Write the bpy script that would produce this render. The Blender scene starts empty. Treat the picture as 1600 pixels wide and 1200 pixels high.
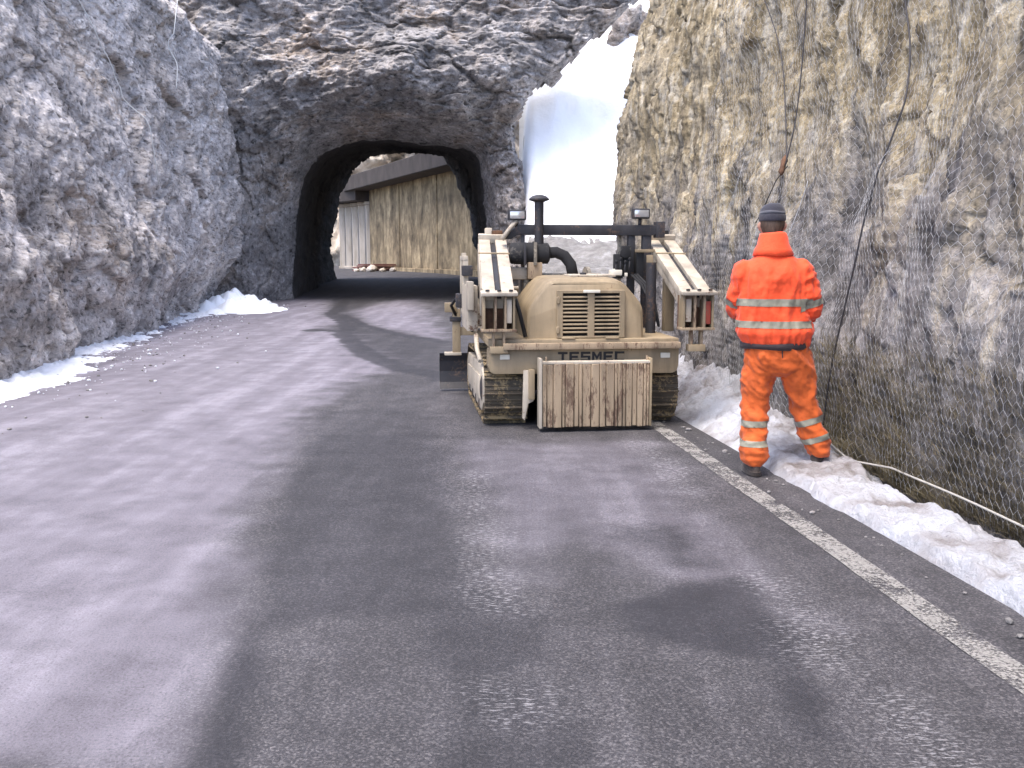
import bpy, bmesh, math, random
import numpy as np
from mathutils import Vector, Matrix

random.seed(7)
sc = bpy.context.scene
C = sc.collection
R = math.radians

# ------------------------------------------------------------ camera, sky, sun
cam = bpy.data.cameras.new('camera')
camo = bpy.data.objects.new('camera', cam)
C.objects.link(camo)
camo.location = (0, 0, 1.5)
camo.rotation_euler = (R(90 - 7.595), 0, 0)
cam.lens = 33.75
cam.sensor_width = 36
cam.clip_start = 0.05
cam.clip_end = 2000
sc.camera = camo

SUN_EL = R(69)
SUN_AZ = (-0.62, -0.785)                       # horizontal direction towards the sun
w = bpy.data.worlds.new('World')
sc.world = w
w.use_nodes = True
wn = w.node_tree
sky = wn.nodes.new('ShaderNodeTexSky')
sky.sky_type = 'NISHITA'
sky.sun_disc = False
sky.sun_elevation = SUN_EL
sky.sun_rotation = math.atan2(SUN_AZ[0], SUN_AZ[1])
sky.altitude = 1200
sky.air_density = 0.7
sky.dust_density = 6.0
sky.ozone_density = 0.6
bg = wn.nodes['Background']
bg.inputs['Strength'].default_value = 0.15
wn.links.new(sky.outputs[0], bg.inputs['Color'])

sl = bpy.data.lights.new('sun', 'SUN')
sl.energy = 0.7
sl.angle = R(30)
sl.color = (1.0, 0.93, 0.82)
so = bpy.data.objects.new('sun', sl)
C.objects.link(so)
sd = Vector((SUN_AZ[0] * math.cos(SUN_EL), SUN_AZ[1] * math.cos(SUN_EL), math.sin(SUN_EL)))
so.rotation_euler = sd.to_track_quat('Z', 'Y').to_euler()
so.location = sd * 60

sc.view_settings.view_transform = 'Standard'
sc.view_settings.look = 'None'
sc.view_settings.gamma = 1.0
sc.view_settings.use_curve_mapping = False
sc.view_settings.exposure = 2.2
sc.cycles.use_denoising = True
sc.cycles.max_bounces = 5

# ------------------------------------------------------------ tagging helpers
def tag(o, label=None, cat=None, group=None, kind=None):
    if label: o['label'] = label
    if cat: o['category'] = cat
    if group: o['group'] = group
    if kind: o['kind'] = kind
    return o

def link(name, me, m=None, parent=None):
    o = bpy.data.objects.new(name, me)
    C.objects.link(o)
    if m is not None and me is not None and len(me.materials) == 0:
        me.materials.append(m)
    if parent is not None:
        o.parent = parent
    return o

def empty(name, loc=(0, 0, 0), rz=0.0):
    o = bpy.data.objects.new(name, None)
    o.empty_display_size = 0.2
    C.objects.link(o)
    o.location = loc
    o.rotation_euler = (0, 0, rz)
    return o

# ------------------------------------------------------------ numpy noise
_rs = np.random.RandomState(11)
PERM = np.tile(_rs.permutation(512), 4)
GR = _rs.normal(size=(512, 3))
GR /= np.linalg.norm(GR, axis=1)[:, None]
RV = _rs.rand(512, 3)

def perlin(p):
    p = np.asarray(p, float)
    i = np.floor(p).astype(int)
    f = p - i
    u = f * f * f * (f * (f * 6 - 15) + 10)
    i &= 511
    def g(dx, dy, dz):
        h = PERM[PERM[PERM[i[:, 0] + dx] + i[:, 1] + dy] + i[:, 2] + dz]
        v = GR[h]
        return v[:, 0] * (f[:, 0] - dx) + v[:, 1] * (f[:, 1] - dy) + v[:, 2] * (f[:, 2] - dz)
    def lp(a, b, t): return a + (b - a) * t
    x0 = lp(lp(g(0, 0, 0), g(1, 0, 0), u[:, 0]), lp(g(0, 1, 0), g(1, 1, 0), u[:, 0]), u[:, 1])
    x1 = lp(lp(g(0, 0, 1), g(1, 0, 1), u[:, 0]), lp(g(0, 1, 1), g(1, 1, 1), u[:, 0]), u[:, 1])
    return lp(x0, x1, u[:, 2]) * 1.5

def fbm(p, octv=4, gain=0.5, lac=2.03):
    p = np.asarray(p, float)
    s = np.zeros(len(p)); a = 1.0
    for k in range(octv):
        s += a * perlin(p + 17.3 * k)
        p = p * lac; a *= gain
    return s

def ridged(p, octv=4, gain=0.5):
    p = np.asarray(p, float)
    s = np.zeros(len(p)); a = 1.0
    for k in range(octv):
        s += a * (1 - 2 * np.abs(perlin(p + 9.1 * k)))
        p = p * 2.07; a *= gain
    return s

def worley(p):
    """returns F1, F2 and a random value of the nearest cell"""
    p = np.asarray(p, float)
    i = np.floor(p).astype(int); f = p - i; i &= 511
    f1 = np.full(len(p), 9.0); f2 = np.full(len(p), 9.0); cv = np.zeros(len(p)); fc = np.zeros(len(p))
    for dx in (-1, 0, 1):
        for dy in (-1, 0, 1):
            for dz in (-1, 0, 1):
                h = PERM[PERM[PERM[(i[:, 0] + dx) & 511] + ((i[:, 1] + dy) & 511)] + ((i[:, 2] + dz) & 511)]
                r = RV[h] + np.array([dx, dy, dz]) - f
                d = np.sqrt((r * r).sum(1))
                m1 = d < f1
                f2 = np.where(m1, f1, np.minimum(f2, d))
                cv = np.where(m1, RV[(h * 7 + 3) & 511, 0], cv)
                fc = np.where(m1, (GR[(h * 5 + 1) & 511] * r).sum(1), fc)
                f1 = np.where(m1, d, f1)
    return f1, f2, cv, fc

def facets(p, scales, amps, warp=.25):
    """broken rock: every cell is a tilted plane with its own step"""
    s = np.zeros(len(p))
    for k, (f, a) in enumerate(zip(scales, amps)):
        q = np.asarray(p) * f + 13.7 * k
        q = q + warp * np.stack([perlin(q * 1.7 + 3), perlin(q * 1.7 + 7), perlin(q * 1.7 + 11)], 1)
        f1, f2, cv, fc = worley(q)
        s += a * ((cv - .5) + 1.5 * fc)
        s -= a * .35 * (1 - sstep(f2 - f1, 0, .10))
    return s

def sstep(x, a, b):
    t = np.clip((x - a) / (b - a), 0, 1)
    return t * t * (3 - 2 * t)

# ------------------------------------------------------------ mesh helpers
def mesh_np(name, V, F, smooth=True):
    V = np.asarray(V, np.float32); F = np.asarray(F, np.int32)
    me = bpy.data.meshes.new(name)
    n, k = F.shape
    me.vertices.add(len(V)); me.vertices.foreach_set('co', V.ravel())
    me.loops.add(n * k); me.loops.foreach_set('vertex_index', F.ravel())
    me.polygons.add(n)
    me.polygons.foreach_set('loop_start', np.arange(0, n * k, k, dtype=np.int32))
    me.polygons.foreach_set('loop_total', np.full(n, k, np.int32))
    me.update(calc_edges=True)
    me.polygons.foreach_set('use_smooth', np.full(n, smooth, bool))
    me.update()
    return me

def grid_faces(n, m, flip=False):
    i, j = np.meshgrid(np.arange(n - 1), np.arange(m - 1), indexing='ij')
    a = (i * m + j).ravel()
    F = np.stack([a, a + 1, a + m + 1, a + m], 1)
    return F[:, ::-1] if flip else F

def grid_obj(name, P, m, flip=False, keep=None, parent=None):
    n, k = P.shape[:2]
    F = grid_faces(n, k, flip)
    if keep is not None:
        kf = keep[:-1, :-1] | keep[1:, :-1] | keep[:-1, 1:] | keep[1:, 1:]
        F = F[kf.ravel()]
        used = np.unique(F)
        remap = np.zeros(n * k, int); remap[used] = np.arange(len(used))
        return link(name, mesh_np(name, P.reshape(-1, 3)[used], remap[F]), m, parent)
    return link(name, mesh_np(name, P.reshape(-1, 3), F), m, parent)

def blur(a, k):
    for _ in range(k):
        b = np.pad(a, 1, mode='edge')
        a = (b[:-2, 1:-1] + b[2:, 1:-1] + b[1:-1, :-2] + b[1:-1, 2:] + 4 * a) / 8
    return a

# ------------------------------------------------------------ material helpers
class NT:
    def __init__(s, name):
        s.m = bpy.data.materials.new(name); s.m.use_nodes = True
        s.t = s.m.node_tree; s.b = s.t.nodes['Principled BSDF']
        s.geo = None
    def put(s, sock, v):
        if isinstance(v, bpy.types.NodeSocket): s.t.links.new(v, sock)
        elif isinstance(v, (tuple, list)) and len(v) == 3 and sock.type == 'RGBA': sock.default_value = (*v, 1)
        else: sock.default_value = v
    def set(s, **kw):
        for k, v in kw.items(): s.put(s.b.inputs[k.replace('_', ' ')], v)
        return s
    def pos(s, scale=(1, 1, 1), rot=(0, 0, 0), obj=False):
        if obj:
            v = s.t.nodes.new('ShaderNodeTexCoord').outputs['Object']
        else:
            if s.geo is None: s.geo = s.t.nodes.new('ShaderNodeNewGeometry')
            v = s.geo.outputs['Position']
        mp = s.t.nodes.new('ShaderNodeMapping')
        mp.inputs['Scale'].default_value = scale; mp.inputs['Rotation'].default_value = rot
        s.t.links.new(v, mp.inputs['Vector'])
        return mp.outputs[0]
    def noise(s, vec, scale, detail=6, rough=0.55, dist=0.0):
        n = s.t.nodes.new('ShaderNodeTexNoise')
        s.t.links.new(vec, n.inputs['Vector'])
        n.inputs['Scale'].default_value = scale; n.inputs['Detail'].default_value = detail
        n.inputs['Roughness'].default_value = rough; n.inputs['Distortion'].default_value = dist
        return n.outputs[0]
    def vor(s, vec, scale, feature='F1', out=0):
        n = s.t.nodes.new('ShaderNodeTexVoronoi'); n.feature = feature
        s.t.links.new(vec, n.inputs['Vector']); n.inputs['Scale'].default_value = scale
        return n.outputs[out]
    def ramp(s, fac, stops, interp='LINEAR'):
        n = s.t.nodes.new('ShaderNodeValToRGB'); cr = n.color_ramp; cr.interpolation = interp
        while len(cr.elements) < len(stops): cr.elements.new(0.5)
        for e, (p, c) in zip(cr.elements, stops):
            e.position = p
            e.color = (c, c, c, 1) if isinstance(c, (int, float)) else (*c, 1)
        s.t.links.new(fac, n.inputs[0])
        return n.outputs[0]
    def mix(s, fac, a, b, blend='MIX'):
        n = s.t.nodes.new('ShaderNodeMix'); n.data_type = 'RGBA'; n.blend_type = blend
        s.put(n.inputs[0], fac); s.put(n.inputs[6], a); s.put(n.inputs[7], b)
        return n.outputs[2]
    def math(s, op, a, b=0.0, clamp=False):
        n = s.t.nodes.new('ShaderNodeMath'); n.operation = op; n.use_clamp = clamp
        s.put(n.inputs[0], a); s.put(n.inputs[1], b)
        return n.outputs[0]
    def bump(s, h, strength=0.5, dist=0.02, normal=None):
        n = s.t.nodes.new('ShaderNodeBump')
        n.inputs['Strength'].default_value = strength; n.inputs['Distance'].default_value = dist
        s.t.links.new(h, n.inputs['Height'])
        if normal is not None: s.t.links.new(normal, n.inputs['Normal'])
        return n.outputs[0]
    def attr(s, name, out='Color'):
        n = s.t.nodes.new('ShaderNodeAttribute'); n.attribute_name = name
        return n.outputs[out]
    def sep(s, col):
        n = s.t.nodes.new('ShaderNodeSeparateColor'); s.t.links.new(col, n.inputs[0])
        return n.outputs

def rock_material(name, dark, mid, light, tan, dark_tan, rot=(0, 0, 0), tan_bias=0.5, grain=1.0, streak=(6, 6, 1.2), long=(3, 3, .5), band=None, band_col=None, pit=1.0):
    n = NT(name)
    p = n.pos((1, 1, 1), rot)
    ps = n.pos(streak, rot)
    big = n.noise(p, 0.45, 5, 0.6, 0.6)
    md = n.noise(p, 2.6 * grain, 8, 0.68, 0.8)
    fine = n.noise(p, 17 * grain, 5, 0.7)
    st = n.noise(ps, 1.0, 6, 0.65, 1.2)
    lg = n.noise(n.pos(long, rot), 1.0, 5, 0.6, 1.0)
    col = n.ramp(md, [(0.30, dark), (0.44, mid), (0.58, mid), (0.70, light)])
    tancol = n.ramp(st, [(0.32, dark_tan), (0.48, tan), (0.64, light)])
    tm = n.ramp(n.math('ADD', big, n.math('MULTIPLY', st, 0.35)), [(tan_bias + 0.08, 0.0), (tan_bias + 0.30, 0.9)])
    col = n.mix(tm, col, tancol)
    if band is not None:                          # greyer and darker towards the foot of the rock
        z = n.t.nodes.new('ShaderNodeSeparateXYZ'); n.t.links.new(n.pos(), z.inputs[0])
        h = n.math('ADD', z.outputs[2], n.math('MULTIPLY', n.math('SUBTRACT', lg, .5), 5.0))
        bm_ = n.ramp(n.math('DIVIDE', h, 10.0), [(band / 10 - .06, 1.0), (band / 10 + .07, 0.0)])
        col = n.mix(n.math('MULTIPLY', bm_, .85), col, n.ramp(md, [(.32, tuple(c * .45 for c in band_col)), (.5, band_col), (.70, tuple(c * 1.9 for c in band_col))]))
    col = n.mix(1.0, col, n.ramp(lg, [(0.32, .52), (0.5, 1.0), (0.68, 1.38)]), 'MULTIPLY')
    pits = n.noise(n.pos(tuple(a * b for a, b in zip(streak, (1.6, 1.6, 1.6))), rot), 1.5 * grain, 4, 0.65, .5)
    col = n.mix(pit, col, n.mix(1.0, col, n.ramp(pits, [(0.34, .28), (0.43, .92), (0.58, 1.05), (0.68, 1.5)]), 'MULTIPLY'))
    sp = n.ramp(fine, [(0.34, 0.35), (0.46, 0.95), (0.60, 1.1), (0.70, 1.5)])
    col = n.mix(0.75, col, sp, 'MULTIPLY')
    bn = n.bump(fine, 0.45, 0.04 / grain)
    bn = n.bump(pits, 0.6, 0.07, bn)
    bn = n.bump(md, 0.45, 0.18 / grain, bn)
    n.set(Base_Color=col, Roughness=0.88, Normal=bn)
    n.b.inputs['Specular IOR Level'].default_value = 0.25
    return n.m

M = {}
M['rock_left'] = rock_material('rock_grey', (.20, .185, .18), (.46, .425, .405), (.72, .685, .66), (.50, .41, .33), (.26, .21, .165),
                               rot=(-.66, 0.1, 0.0), tan_bias=0.60, streak=(3.2, 3.2, 5.5), long=(.5, .45, 1.1), grain=.9)
M['rock_face'] = rock_material('rock_grey_brown', (.105, .097, .095), (.265, .250, .243), (.46, .445, .44), (.30, .235, .18), (.12, .096, .075),
                               rot=(0.2, 0.5, 0.0), tan_bias=0.56, streak=(2.6, 3, 4), long=(.5, .5, .9), grain=.8)
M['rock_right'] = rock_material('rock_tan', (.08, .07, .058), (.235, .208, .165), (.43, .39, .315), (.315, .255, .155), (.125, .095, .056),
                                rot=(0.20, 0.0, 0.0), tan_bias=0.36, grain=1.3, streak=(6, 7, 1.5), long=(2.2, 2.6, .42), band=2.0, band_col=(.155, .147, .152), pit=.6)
M['tunnel'] = None
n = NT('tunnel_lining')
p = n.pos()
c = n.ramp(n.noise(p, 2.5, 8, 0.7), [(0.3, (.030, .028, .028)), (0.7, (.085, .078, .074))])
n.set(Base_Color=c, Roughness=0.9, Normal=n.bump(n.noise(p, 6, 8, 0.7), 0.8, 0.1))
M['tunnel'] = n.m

n = NT('snow')
p = n.pos()
d = n.noise(p, 1.7, 7, 0.65)
c = n.ramp(d, [(0.60, (.82, .84, .88)), (0.74, (.50, .45, .40))])
sp = n.ramp(n.noise(p, 26, 4, 0.7), [(0.66, 1.0), (0.78, 0.45)])
c = n.mix(1.0, c, sp, 'MULTIPLY')
n.set(Base_Color=c, Roughness=0.55, Normal=n.bump(n.noise(p, 9, 8, 0.7), 0.8, 0.06))
n.b.inputs['Specular IOR Level'].default_value = 0.3
M['snow'] = n.m
n = NT('clean_snow')
p = n.pos()
n.set(Base_Color=(.86, .88, .90), Roughness=0.6, Normal=n.bump(n.noise(p, 1.5, 8, 0.6), 0.4, 0.15))
M['snow_clean'] = n.m

# ------------------------------------------------------------ the ground and the road
def rz(y):
    y = np.asarray(y, float)
    return np.interp(y, [-50, 30.5, 33, 44, 52, 75, 200], [0, 0, 0.05, 0.47, 0.58, 0.62, 0.62])

n = NT('soil')
p = n.pos()
c = n.ramp(n.noise(p, 0.8, 8, 0.65), [(0.3, (.07, .06, .05)), (0.7, (.20, .18, .16))])
n.set(Base_Color=c, Roughness=0.95, Normal=n.bump(n.noise(p, 5, 8, 0.7), 0.7, 0.1))
M['soil'] = n.m
n = NT('scree')
p = n.pos()
c = n.ramp(n.noise(p, 2.2, 8, 0.7), [(0.3, (.12, .115, .11)), (0.55, (.25, .24, .23)), (0.72, (.42, .42, .42))])
n.set(Base_Color=c, Roughness=0.95, Normal=n.bump(n.noise(p, 6, 8, 0.7), 0.9, 0.12))
M['scree'] = n.m

g = link('ground', mesh_np('ground', [(-900, -900, -.5), (900, -900, -.5), (900, 900, -.5), (-900, 900, -.5)], [(0, 1, 2, 3)]), M['soil'])
tag(g, kind='structure')

DUST = [(-1.8,2.66),(-0.97,2.66),(-1.08,3.27),(-1.32,4.38),(-1.59,5.52),(-1.75,6.96),(-2.02,9.34),(-1.99,10.97),(-1.65,13.11),(-2.45,15.59),(-3.22,18.88),(-3.88,19.71),(-3.82,22.03),(-4.84,25.24),(-6.23,33.48),(-8.02,34.5),(-12,30),(-12,8),(-12,-6),(-1.5,-6)]
DUST2 = [(-4.38,26.12),(-4.2,31.61),(-3.26,33.5),(-1.26,17.42),(-1.98,18.57),(-3.15,21.0)]
WET1 = [(0.43,4.0),(0.78,4.33),(1.05,4.33),(1.17,4.12),(1.12,3.55),(1.12,3.07),(1.02,2.81),(0.9,2.82),(0.88,3.12),(0.94,3.43),(0.69,3.55),(0.49,3.71)]
WET2 = [(0.54,5.28),(0.93,5.23),(0.95,4.52),(0.74,4.45)]
WET3 = [(-0.96,2.5),(-1.05,3.49),(-1.05,3.75),(-0.91,3.27),(-0.77,2.5)]
BLUE = [(-1.03,3.68),(-1.36,5.52),(-1.89,9.34),(-0.69,9.34),(-0.23,4.38),(0.16,3.85),(0.14,3.38),(-0.22,3.19),(-0.4,3.85),(-0.86,3.85)]
DARKR = [(-0.21,2.4),(-0.18,3.27),(0.14,3.27),(0.38,2.4)]
RIV1 = [(-4.84,25.24),(-3.82,22.03),(-3.85,19.54),(-3.19,18.73),(-2.48,15.59),(-1.63,13.11),(-0.8,11.85),(-1.12,16.76),(-1.28,17.42),(-3.15,21.0),(-4.38,26.12),(-4.32,32.51),(-5.86,36.74),(-6.05,32.51)]
PALE = [(-0.29,7.7),(1.04,7.7),(1.13,5.13),(1.16,3.89),(0.61,4.38),(0.35,5.13),(0.0,4.38),(-0.15,5.52)]
FROST = [[(-0.38,6.54),(-0.18,6.54),(0.03,3.93),(-0.16,3.93)],[(-0.12,3.19),(0.15,3.19),(0.14,2.99),(-0.02,2.99)],[(1.15,4.38),(1.33,4.38),(1.26,3.32),(1.07,3.32)],
         [(1.18,3.12),(1.36,3.12),(1.44,2.5),(1.21,2.5)],[(0.97,7.7),(1.2,7.7),(1.22,5.67),(1.06,5.99)]]
SALT = [(-3.36,6.16),(-3.44,10.21),(-3.78,14.11),(-3.74,11.85),(-4.29,9.34),(-4.17,7.7)]

def sdist(X, Y, poly):
    """signed distance, positive inside"""
    d = np.full(X.shape, 1e9); ins = np.zeros(X.shape, bool)
    k = len(poly)
    for i in range(k):
        (x0, y0), (x1, y1) = poly[i], poly[(i + 1) % k]
        ex, ey = x1 - x0, y1 - y0
        t = np.clip(((X - x0) * ex + (Y - y0) * ey) / (ex * ex + ey * ey + 1e-9), 0, 1)
        d = np.minimum(d, np.hypot(X - x0 - t * ex, Y - y0 - t * ey))
        c1 = (y0 > Y) != (y1 > Y)
        xi = x0 + (Y - y0) * ex / (ey if abs(ey) > 1e-9 else 1e-9)
        ins ^= c1 & (X < xi)
    return np.where(ins, d, -d)

ys = np.concatenate([np.linspace(-6, 2.2, 20), 2.3 * np.exp(np.linspace(0, math.log(46 / 2.3), 420)), np.linspace(47, 95, 30)])
def xr_edge(y):
    return np.interp(y, [-6, 0, 17, 24, 29, 32, 44, 48, 95], [3.34, 2.62, .58, -.2, -.5, -.3, -1.0, -1.0, -6])
def xl_edge(y):
    return np.interp(y, [-6, 7, 11, 22, 32, 44, 50, 95], [-14, -12, -9, -10.5, -11, -10.5, -13, -30])
tt = np.linspace(0, 1, 330)
XL, XR = xl_edge(ys), xr_edge(ys)
RX = XL[:, None] + (XR - XL)[:, None] * (1 - (1 - tt[None, :]) ** 1.25)
RY = np.repeat(ys[:, None], len(tt), 1)
RZ = np.repeat(rz(ys)[:, None], len(tt), 1)
pf = np.stack([RX.ravel(), RY.ravel(), 0 * RX.ravel()], 1)
RZ = RZ + (0.008 * fbm(pf * 0.7, 3)).reshape(RX.shape) * 0.6
RP = np.stack([RX, RY, RZ], 2)
RZ[:, -1] -= 0.10
wob = 0.10 * fbm(pf * 2.3, 4).reshape(RX.shape) * np.clip(RY / 6, .6, 3)
far = np.clip(RY / 6, .5, 4)
dust = sstep(sdist(RX, RY, DUST) + wob * 1.3, -.24 * far ** .5, .30 * far ** .5)
dust = np.maximum(dust, .95 * sstep(sdist(RX, RY, DUST2) + wob, -.12 * far, .15 * far))
dust *= .82 + .18 * np.clip(RY / 11, 0, 1)
dust *= 1 - sstep(RY, 31.0, 33.5) * .8
dust = np.maximum(dust, .42 * sstep(sdist(RX, RY, PALE) + wob * 2, -.3, .3))
wet_dark = 1.0 * sstep(sdist(RX, RY, WET1) + wob * .9, -.07, .09)
wet_dark = np.maximum(wet_dark, .8 * sstep(sdist(RX, RY, WET2) + wob * 1.4, -.1, .12))
wet_dark = np.maximum(wet_dark, 1.0 * sstep(sdist(RX, RY, WET3) + wob * .9, -.06, .08))
wet_dark = np.maximum(wet_dark, .62 * sstep(sdist(RX, RY, BLUE) + wob, -.08, .10))
wet_dark = np.maximum(wet_dark, .6 * sstep(sdist(RX, RY, DARKR) + wob, -.08, .10))
riv = sstep(sdist(RX, RY, RIV1) + wob * .8, -.20, .25)
wet_dark = np.maximum(wet_dark, 1.0 * riv)
dust *= 1 - .55 * riv
wet_dark *= np.where(RY > 8, .6, 1)
def stroke(pts, wd):
    d_ = np.full(RX.shape, 1e9)
    for (a0, b0), (a1, b1) in zip(pts[:-1], pts[1:]):
        ex_, ey_ = a1 - a0, b1 - b0
        t_ = np.clip(((RX - a0) * ex_ + (RY - b0) * ey_) / (ex_ ** 2 + ey_ ** 2), 0, 1)
        d_ = np.minimum(d_, np.hypot(RX - a0 - t_ * ex_, (RY - b0 - t_ * ey_) * .45))
    return 1 - sstep(d_ + .25 * wob, wd * .55, wd)
mw = stroke([(-5.4, 31), (-4.95, 27.5), (-4.75, 25.2), (-4.0, 22.6), (-3.5, 20.6), (-3.3, 18.7), (-2.7, 16.4), (-2.2, 14.6), (-1.5, 12.9), (-.9, 12.0)], .26)
mw = np.maximum(mw, stroke([(-4.1, 19.6), (-3.6, 19.4), (-3.2, 18.9)], .20))
mw = np.maximum(mw, stroke([(-4.75, 25.2), (-4.3, 24.5), (-3.2, 20.8), (-2.1, 18.3), (-1.2, 16.9)], .18))
wet_dark = np.maximum(wet_dark, mw)
dust *= 1 - .85 * mw
wet_dark = np.maximum(wet_dark, .8 * sstep(RY, 31.5, 33.5) * (1 - sstep(RY, 43, 45)))  # road also darker over the whole length of the tunnel
dust *= 1 - .85 * np.clip(wet_dark * 1.2, 0, 1) * (RY < 8)
fro = np.zeros(RX.shape)
for q in FROST: fro = np.maximum(fro, sstep(sdist(RX, RY, q) + wob * 1.5, -.20, .12))
fro = np.maximum(fro, .9 * sstep(sdist(RX, RY, SALT) + wob * 2.5, -.5, .5) * .6)

n = NT('asphalt')
p = n.pos()
at = n.sep(n.attr('stain'))
agg = n.noise(p, 95, 3, 0.75)
agv = n.vor(p, 120, 'F1', 1)
blot = n.noise(p, 3.2, 7, 0.6)
big = n.noise(p, 0.7, 5, 0.6)
streak = n.noise(n.pos((1.2, .14, 1), (0, 0, R(-6.7))), 2.4, 6, 0.6)
asp = n.ramp(agg, [(0.33, (.006, .006, .008)), (0.46, (.030, .028, .032)), (0.56, (.062, .058, .064)), (0.67, (.18, .165, .168))])
asp = n.mix(0.5, asp, n.ramp(n.sep(agv)[0], [(0.0, (.018, .017, .020)), (0.7, (.052, .050, .054)), (1.0, (.16, .15, .15))]))
asp = n.mix(1.0, asp, n.ramp(blot, [(0.3, .72), (0.7, 1.2)]), 'MULTIPLY')
asp = n.mix(1.0, asp, n.ramp(streak, [(0.34, .78), (0.5, 1.0), (0.66, 1.4)]), 'MULTIPLY')
wetc = n.mix(.45, n.mix(1.0, asp, (.40, .40, .46), 'MULTIPLY'), (.018, .0175, .021))
dcol = n.ramp(n.math('ADD', n.math('MULTIPLY', streak, .6), n.math('MULTIPLY', blot, .4)), [(0.32, (.122, .110, .130)), (0.5, (.180, .166, .194)), (0.64, (.262, .245, .282))])
dcol = n.mix(0.9, dcol, n.ramp(agg, [(0.30, .45), (0.46, .95), (0.60, 1.05), (0.75, 1.35)]), 'MULTIPLY')
c = n.mix(n.math('MULTIPLY', at[1], n.ramp(blot, [(.25, 1.0), (.8, .75)])), asp, wetc)
df = n.math('MULTIPLY', at[0], n.ramp(n.math('ADD', n.math('MULTIPLY', agg, .5), n.math('MULTIPLY', blot, .5)), [(0.33, .72), (0.52, 1.0)]))
c = n.mix(df, c, dcol)
fs = n.noise(n.pos((26, 85, 1), (0, 0, 0)), 1.0, 3, 0.65)
fm = n.math('MULTIPLY', at[2], n.ramp(n.math('ADD', fs, n.math('MULTIPLY', at[2], .04)), [(0.57, 0.0), (0.66, .75)]))
c = n.mix(fm, c, (.30, .29, .30))
rough = n.math('SUBTRACT', n.ramp(agg, [(.3, .72), (.7, .9)]), n.math('MULTIPLY', at[1], .04))
n.set(Base_Color=c, Roughness=rough, Normal=n.bump(agg, 0.7, 0.008))
M['asphalt'] = n.m

road = grid_obj('road', RP, M['asphalt'], flip=True)
ca = road.data.color_attributes.new('stain', 'FLOAT_COLOR', 'POINT')
ca.data.foreach_set('color', np.stack([dust, wet_dark, fro, np.ones(RX.shape)], 2).astype(np.float32).ravel())
tag(road, kind='structure')

# worn white edge line
n = NT('worn_road_paint')
p = n.pos()
agg = n.noise(p, 70, 4, 0.75)
blot = n.noise(p, 4.5, 6, 0.65)
pc = n.ramp(agg, [(.32, (.11, .10, .095)), (.45, (.23, .22, .205)), (.6, (.33, .315, .295))])
n.set(Base_Color=pc, Roughness=0.85, Normal=n.bump(agg, .6, .006))
n.set(Alpha=n.ramp(n.math('ADD', n.math('MULTIPLY', agg, .55), n.math('MULTIPLY', blot, .6)), [(.50, 0.0), (.60, .8)]))
M['paint_line'] = n.m
yl = np.concatenate([np.linspace(-5, 2.5, 10), np.linspace(2.6, 30, 140)])
xc = 2.165 - .104 * yl
ww = .072 + .016 * perlin(np.stack([yl * 2, 0 * yl, 0 * yl], 1))
LP = np.stack([np.stack([xc + o * ww, yl, rz(yl) + .0065 + .0048 * fbm(np.stack([xc, yl, 0 * yl], 1) * .7, 3) + 0 * yl], 1) for o in (-1, 0, 1)], 1)
el = grid_obj('edge_line', LP, M['paint_line'], flip=True, parent=road)

# ------------------------------------------------------------ cliff beside the road, on the right
def right_cliff(Y, Z):
    x = 3.40 - .117 * Y + .108 * Z + .35 * np.maximum(Z - 6.5, 0)
    x = x + .55 * np.maximum(Y - 15.6, 0) ** 1.6
    q = np.stack([Y.ravel(), Z.ravel(), np.zeros(Y.size)], 1)
    # strata dip steeply: rotate a little, stretch along the dip
    a = R(14)
    s = q[:, 0] * math.cos(a) - q[:, 1] * math.sin(a)
    t = q[:, 0] * math.sin(a) + q[:, 1] * math.cos(a)
    st = np.stack([s, t * .28, 0 * s], 1)
    d = .20 * fbm(q * .45 + 3, 3)
    d += .085 * ridged(st * 1.5 + 5, 5, .6)
    w3 = np.stack([s, t * .34, .5 * perlin(q * .7)], 1)
    d += facets(w3, (.8, 2.1, 5.5, 12), (.085, .042, .022, .010))
    d += .010 * ridged(q * 9, 4, .65)
    d = d.reshape(Y.shape)
    # bulging foot of the rock under the net
    d += .22 * np.exp(-((Y - 4.6) / 1.3) ** 2 - ((Z - .9) / .7) ** 2) + .12 * np.exp(-((Y - 7.6) / .8) ** 2 - ((Z - .5) / .8) ** 2)
    return x - d

cy = np.concatenate([np.linspace(-5, 2.4, 60)[:-1], np.linspace(2.4, 17.5, 500), np.linspace(17.6, 21, 40)])
cz = np.concatenate([np.linspace(-.4, 6.2, 260), np.linspace(6.3, 13, 50)])
CY, CZ = np.meshgrid(cy, cz, indexing='ij')
CX = right_cliff(CY, CZ)
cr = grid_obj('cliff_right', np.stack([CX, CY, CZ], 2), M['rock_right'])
tag(cr, kind='structure')

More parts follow.
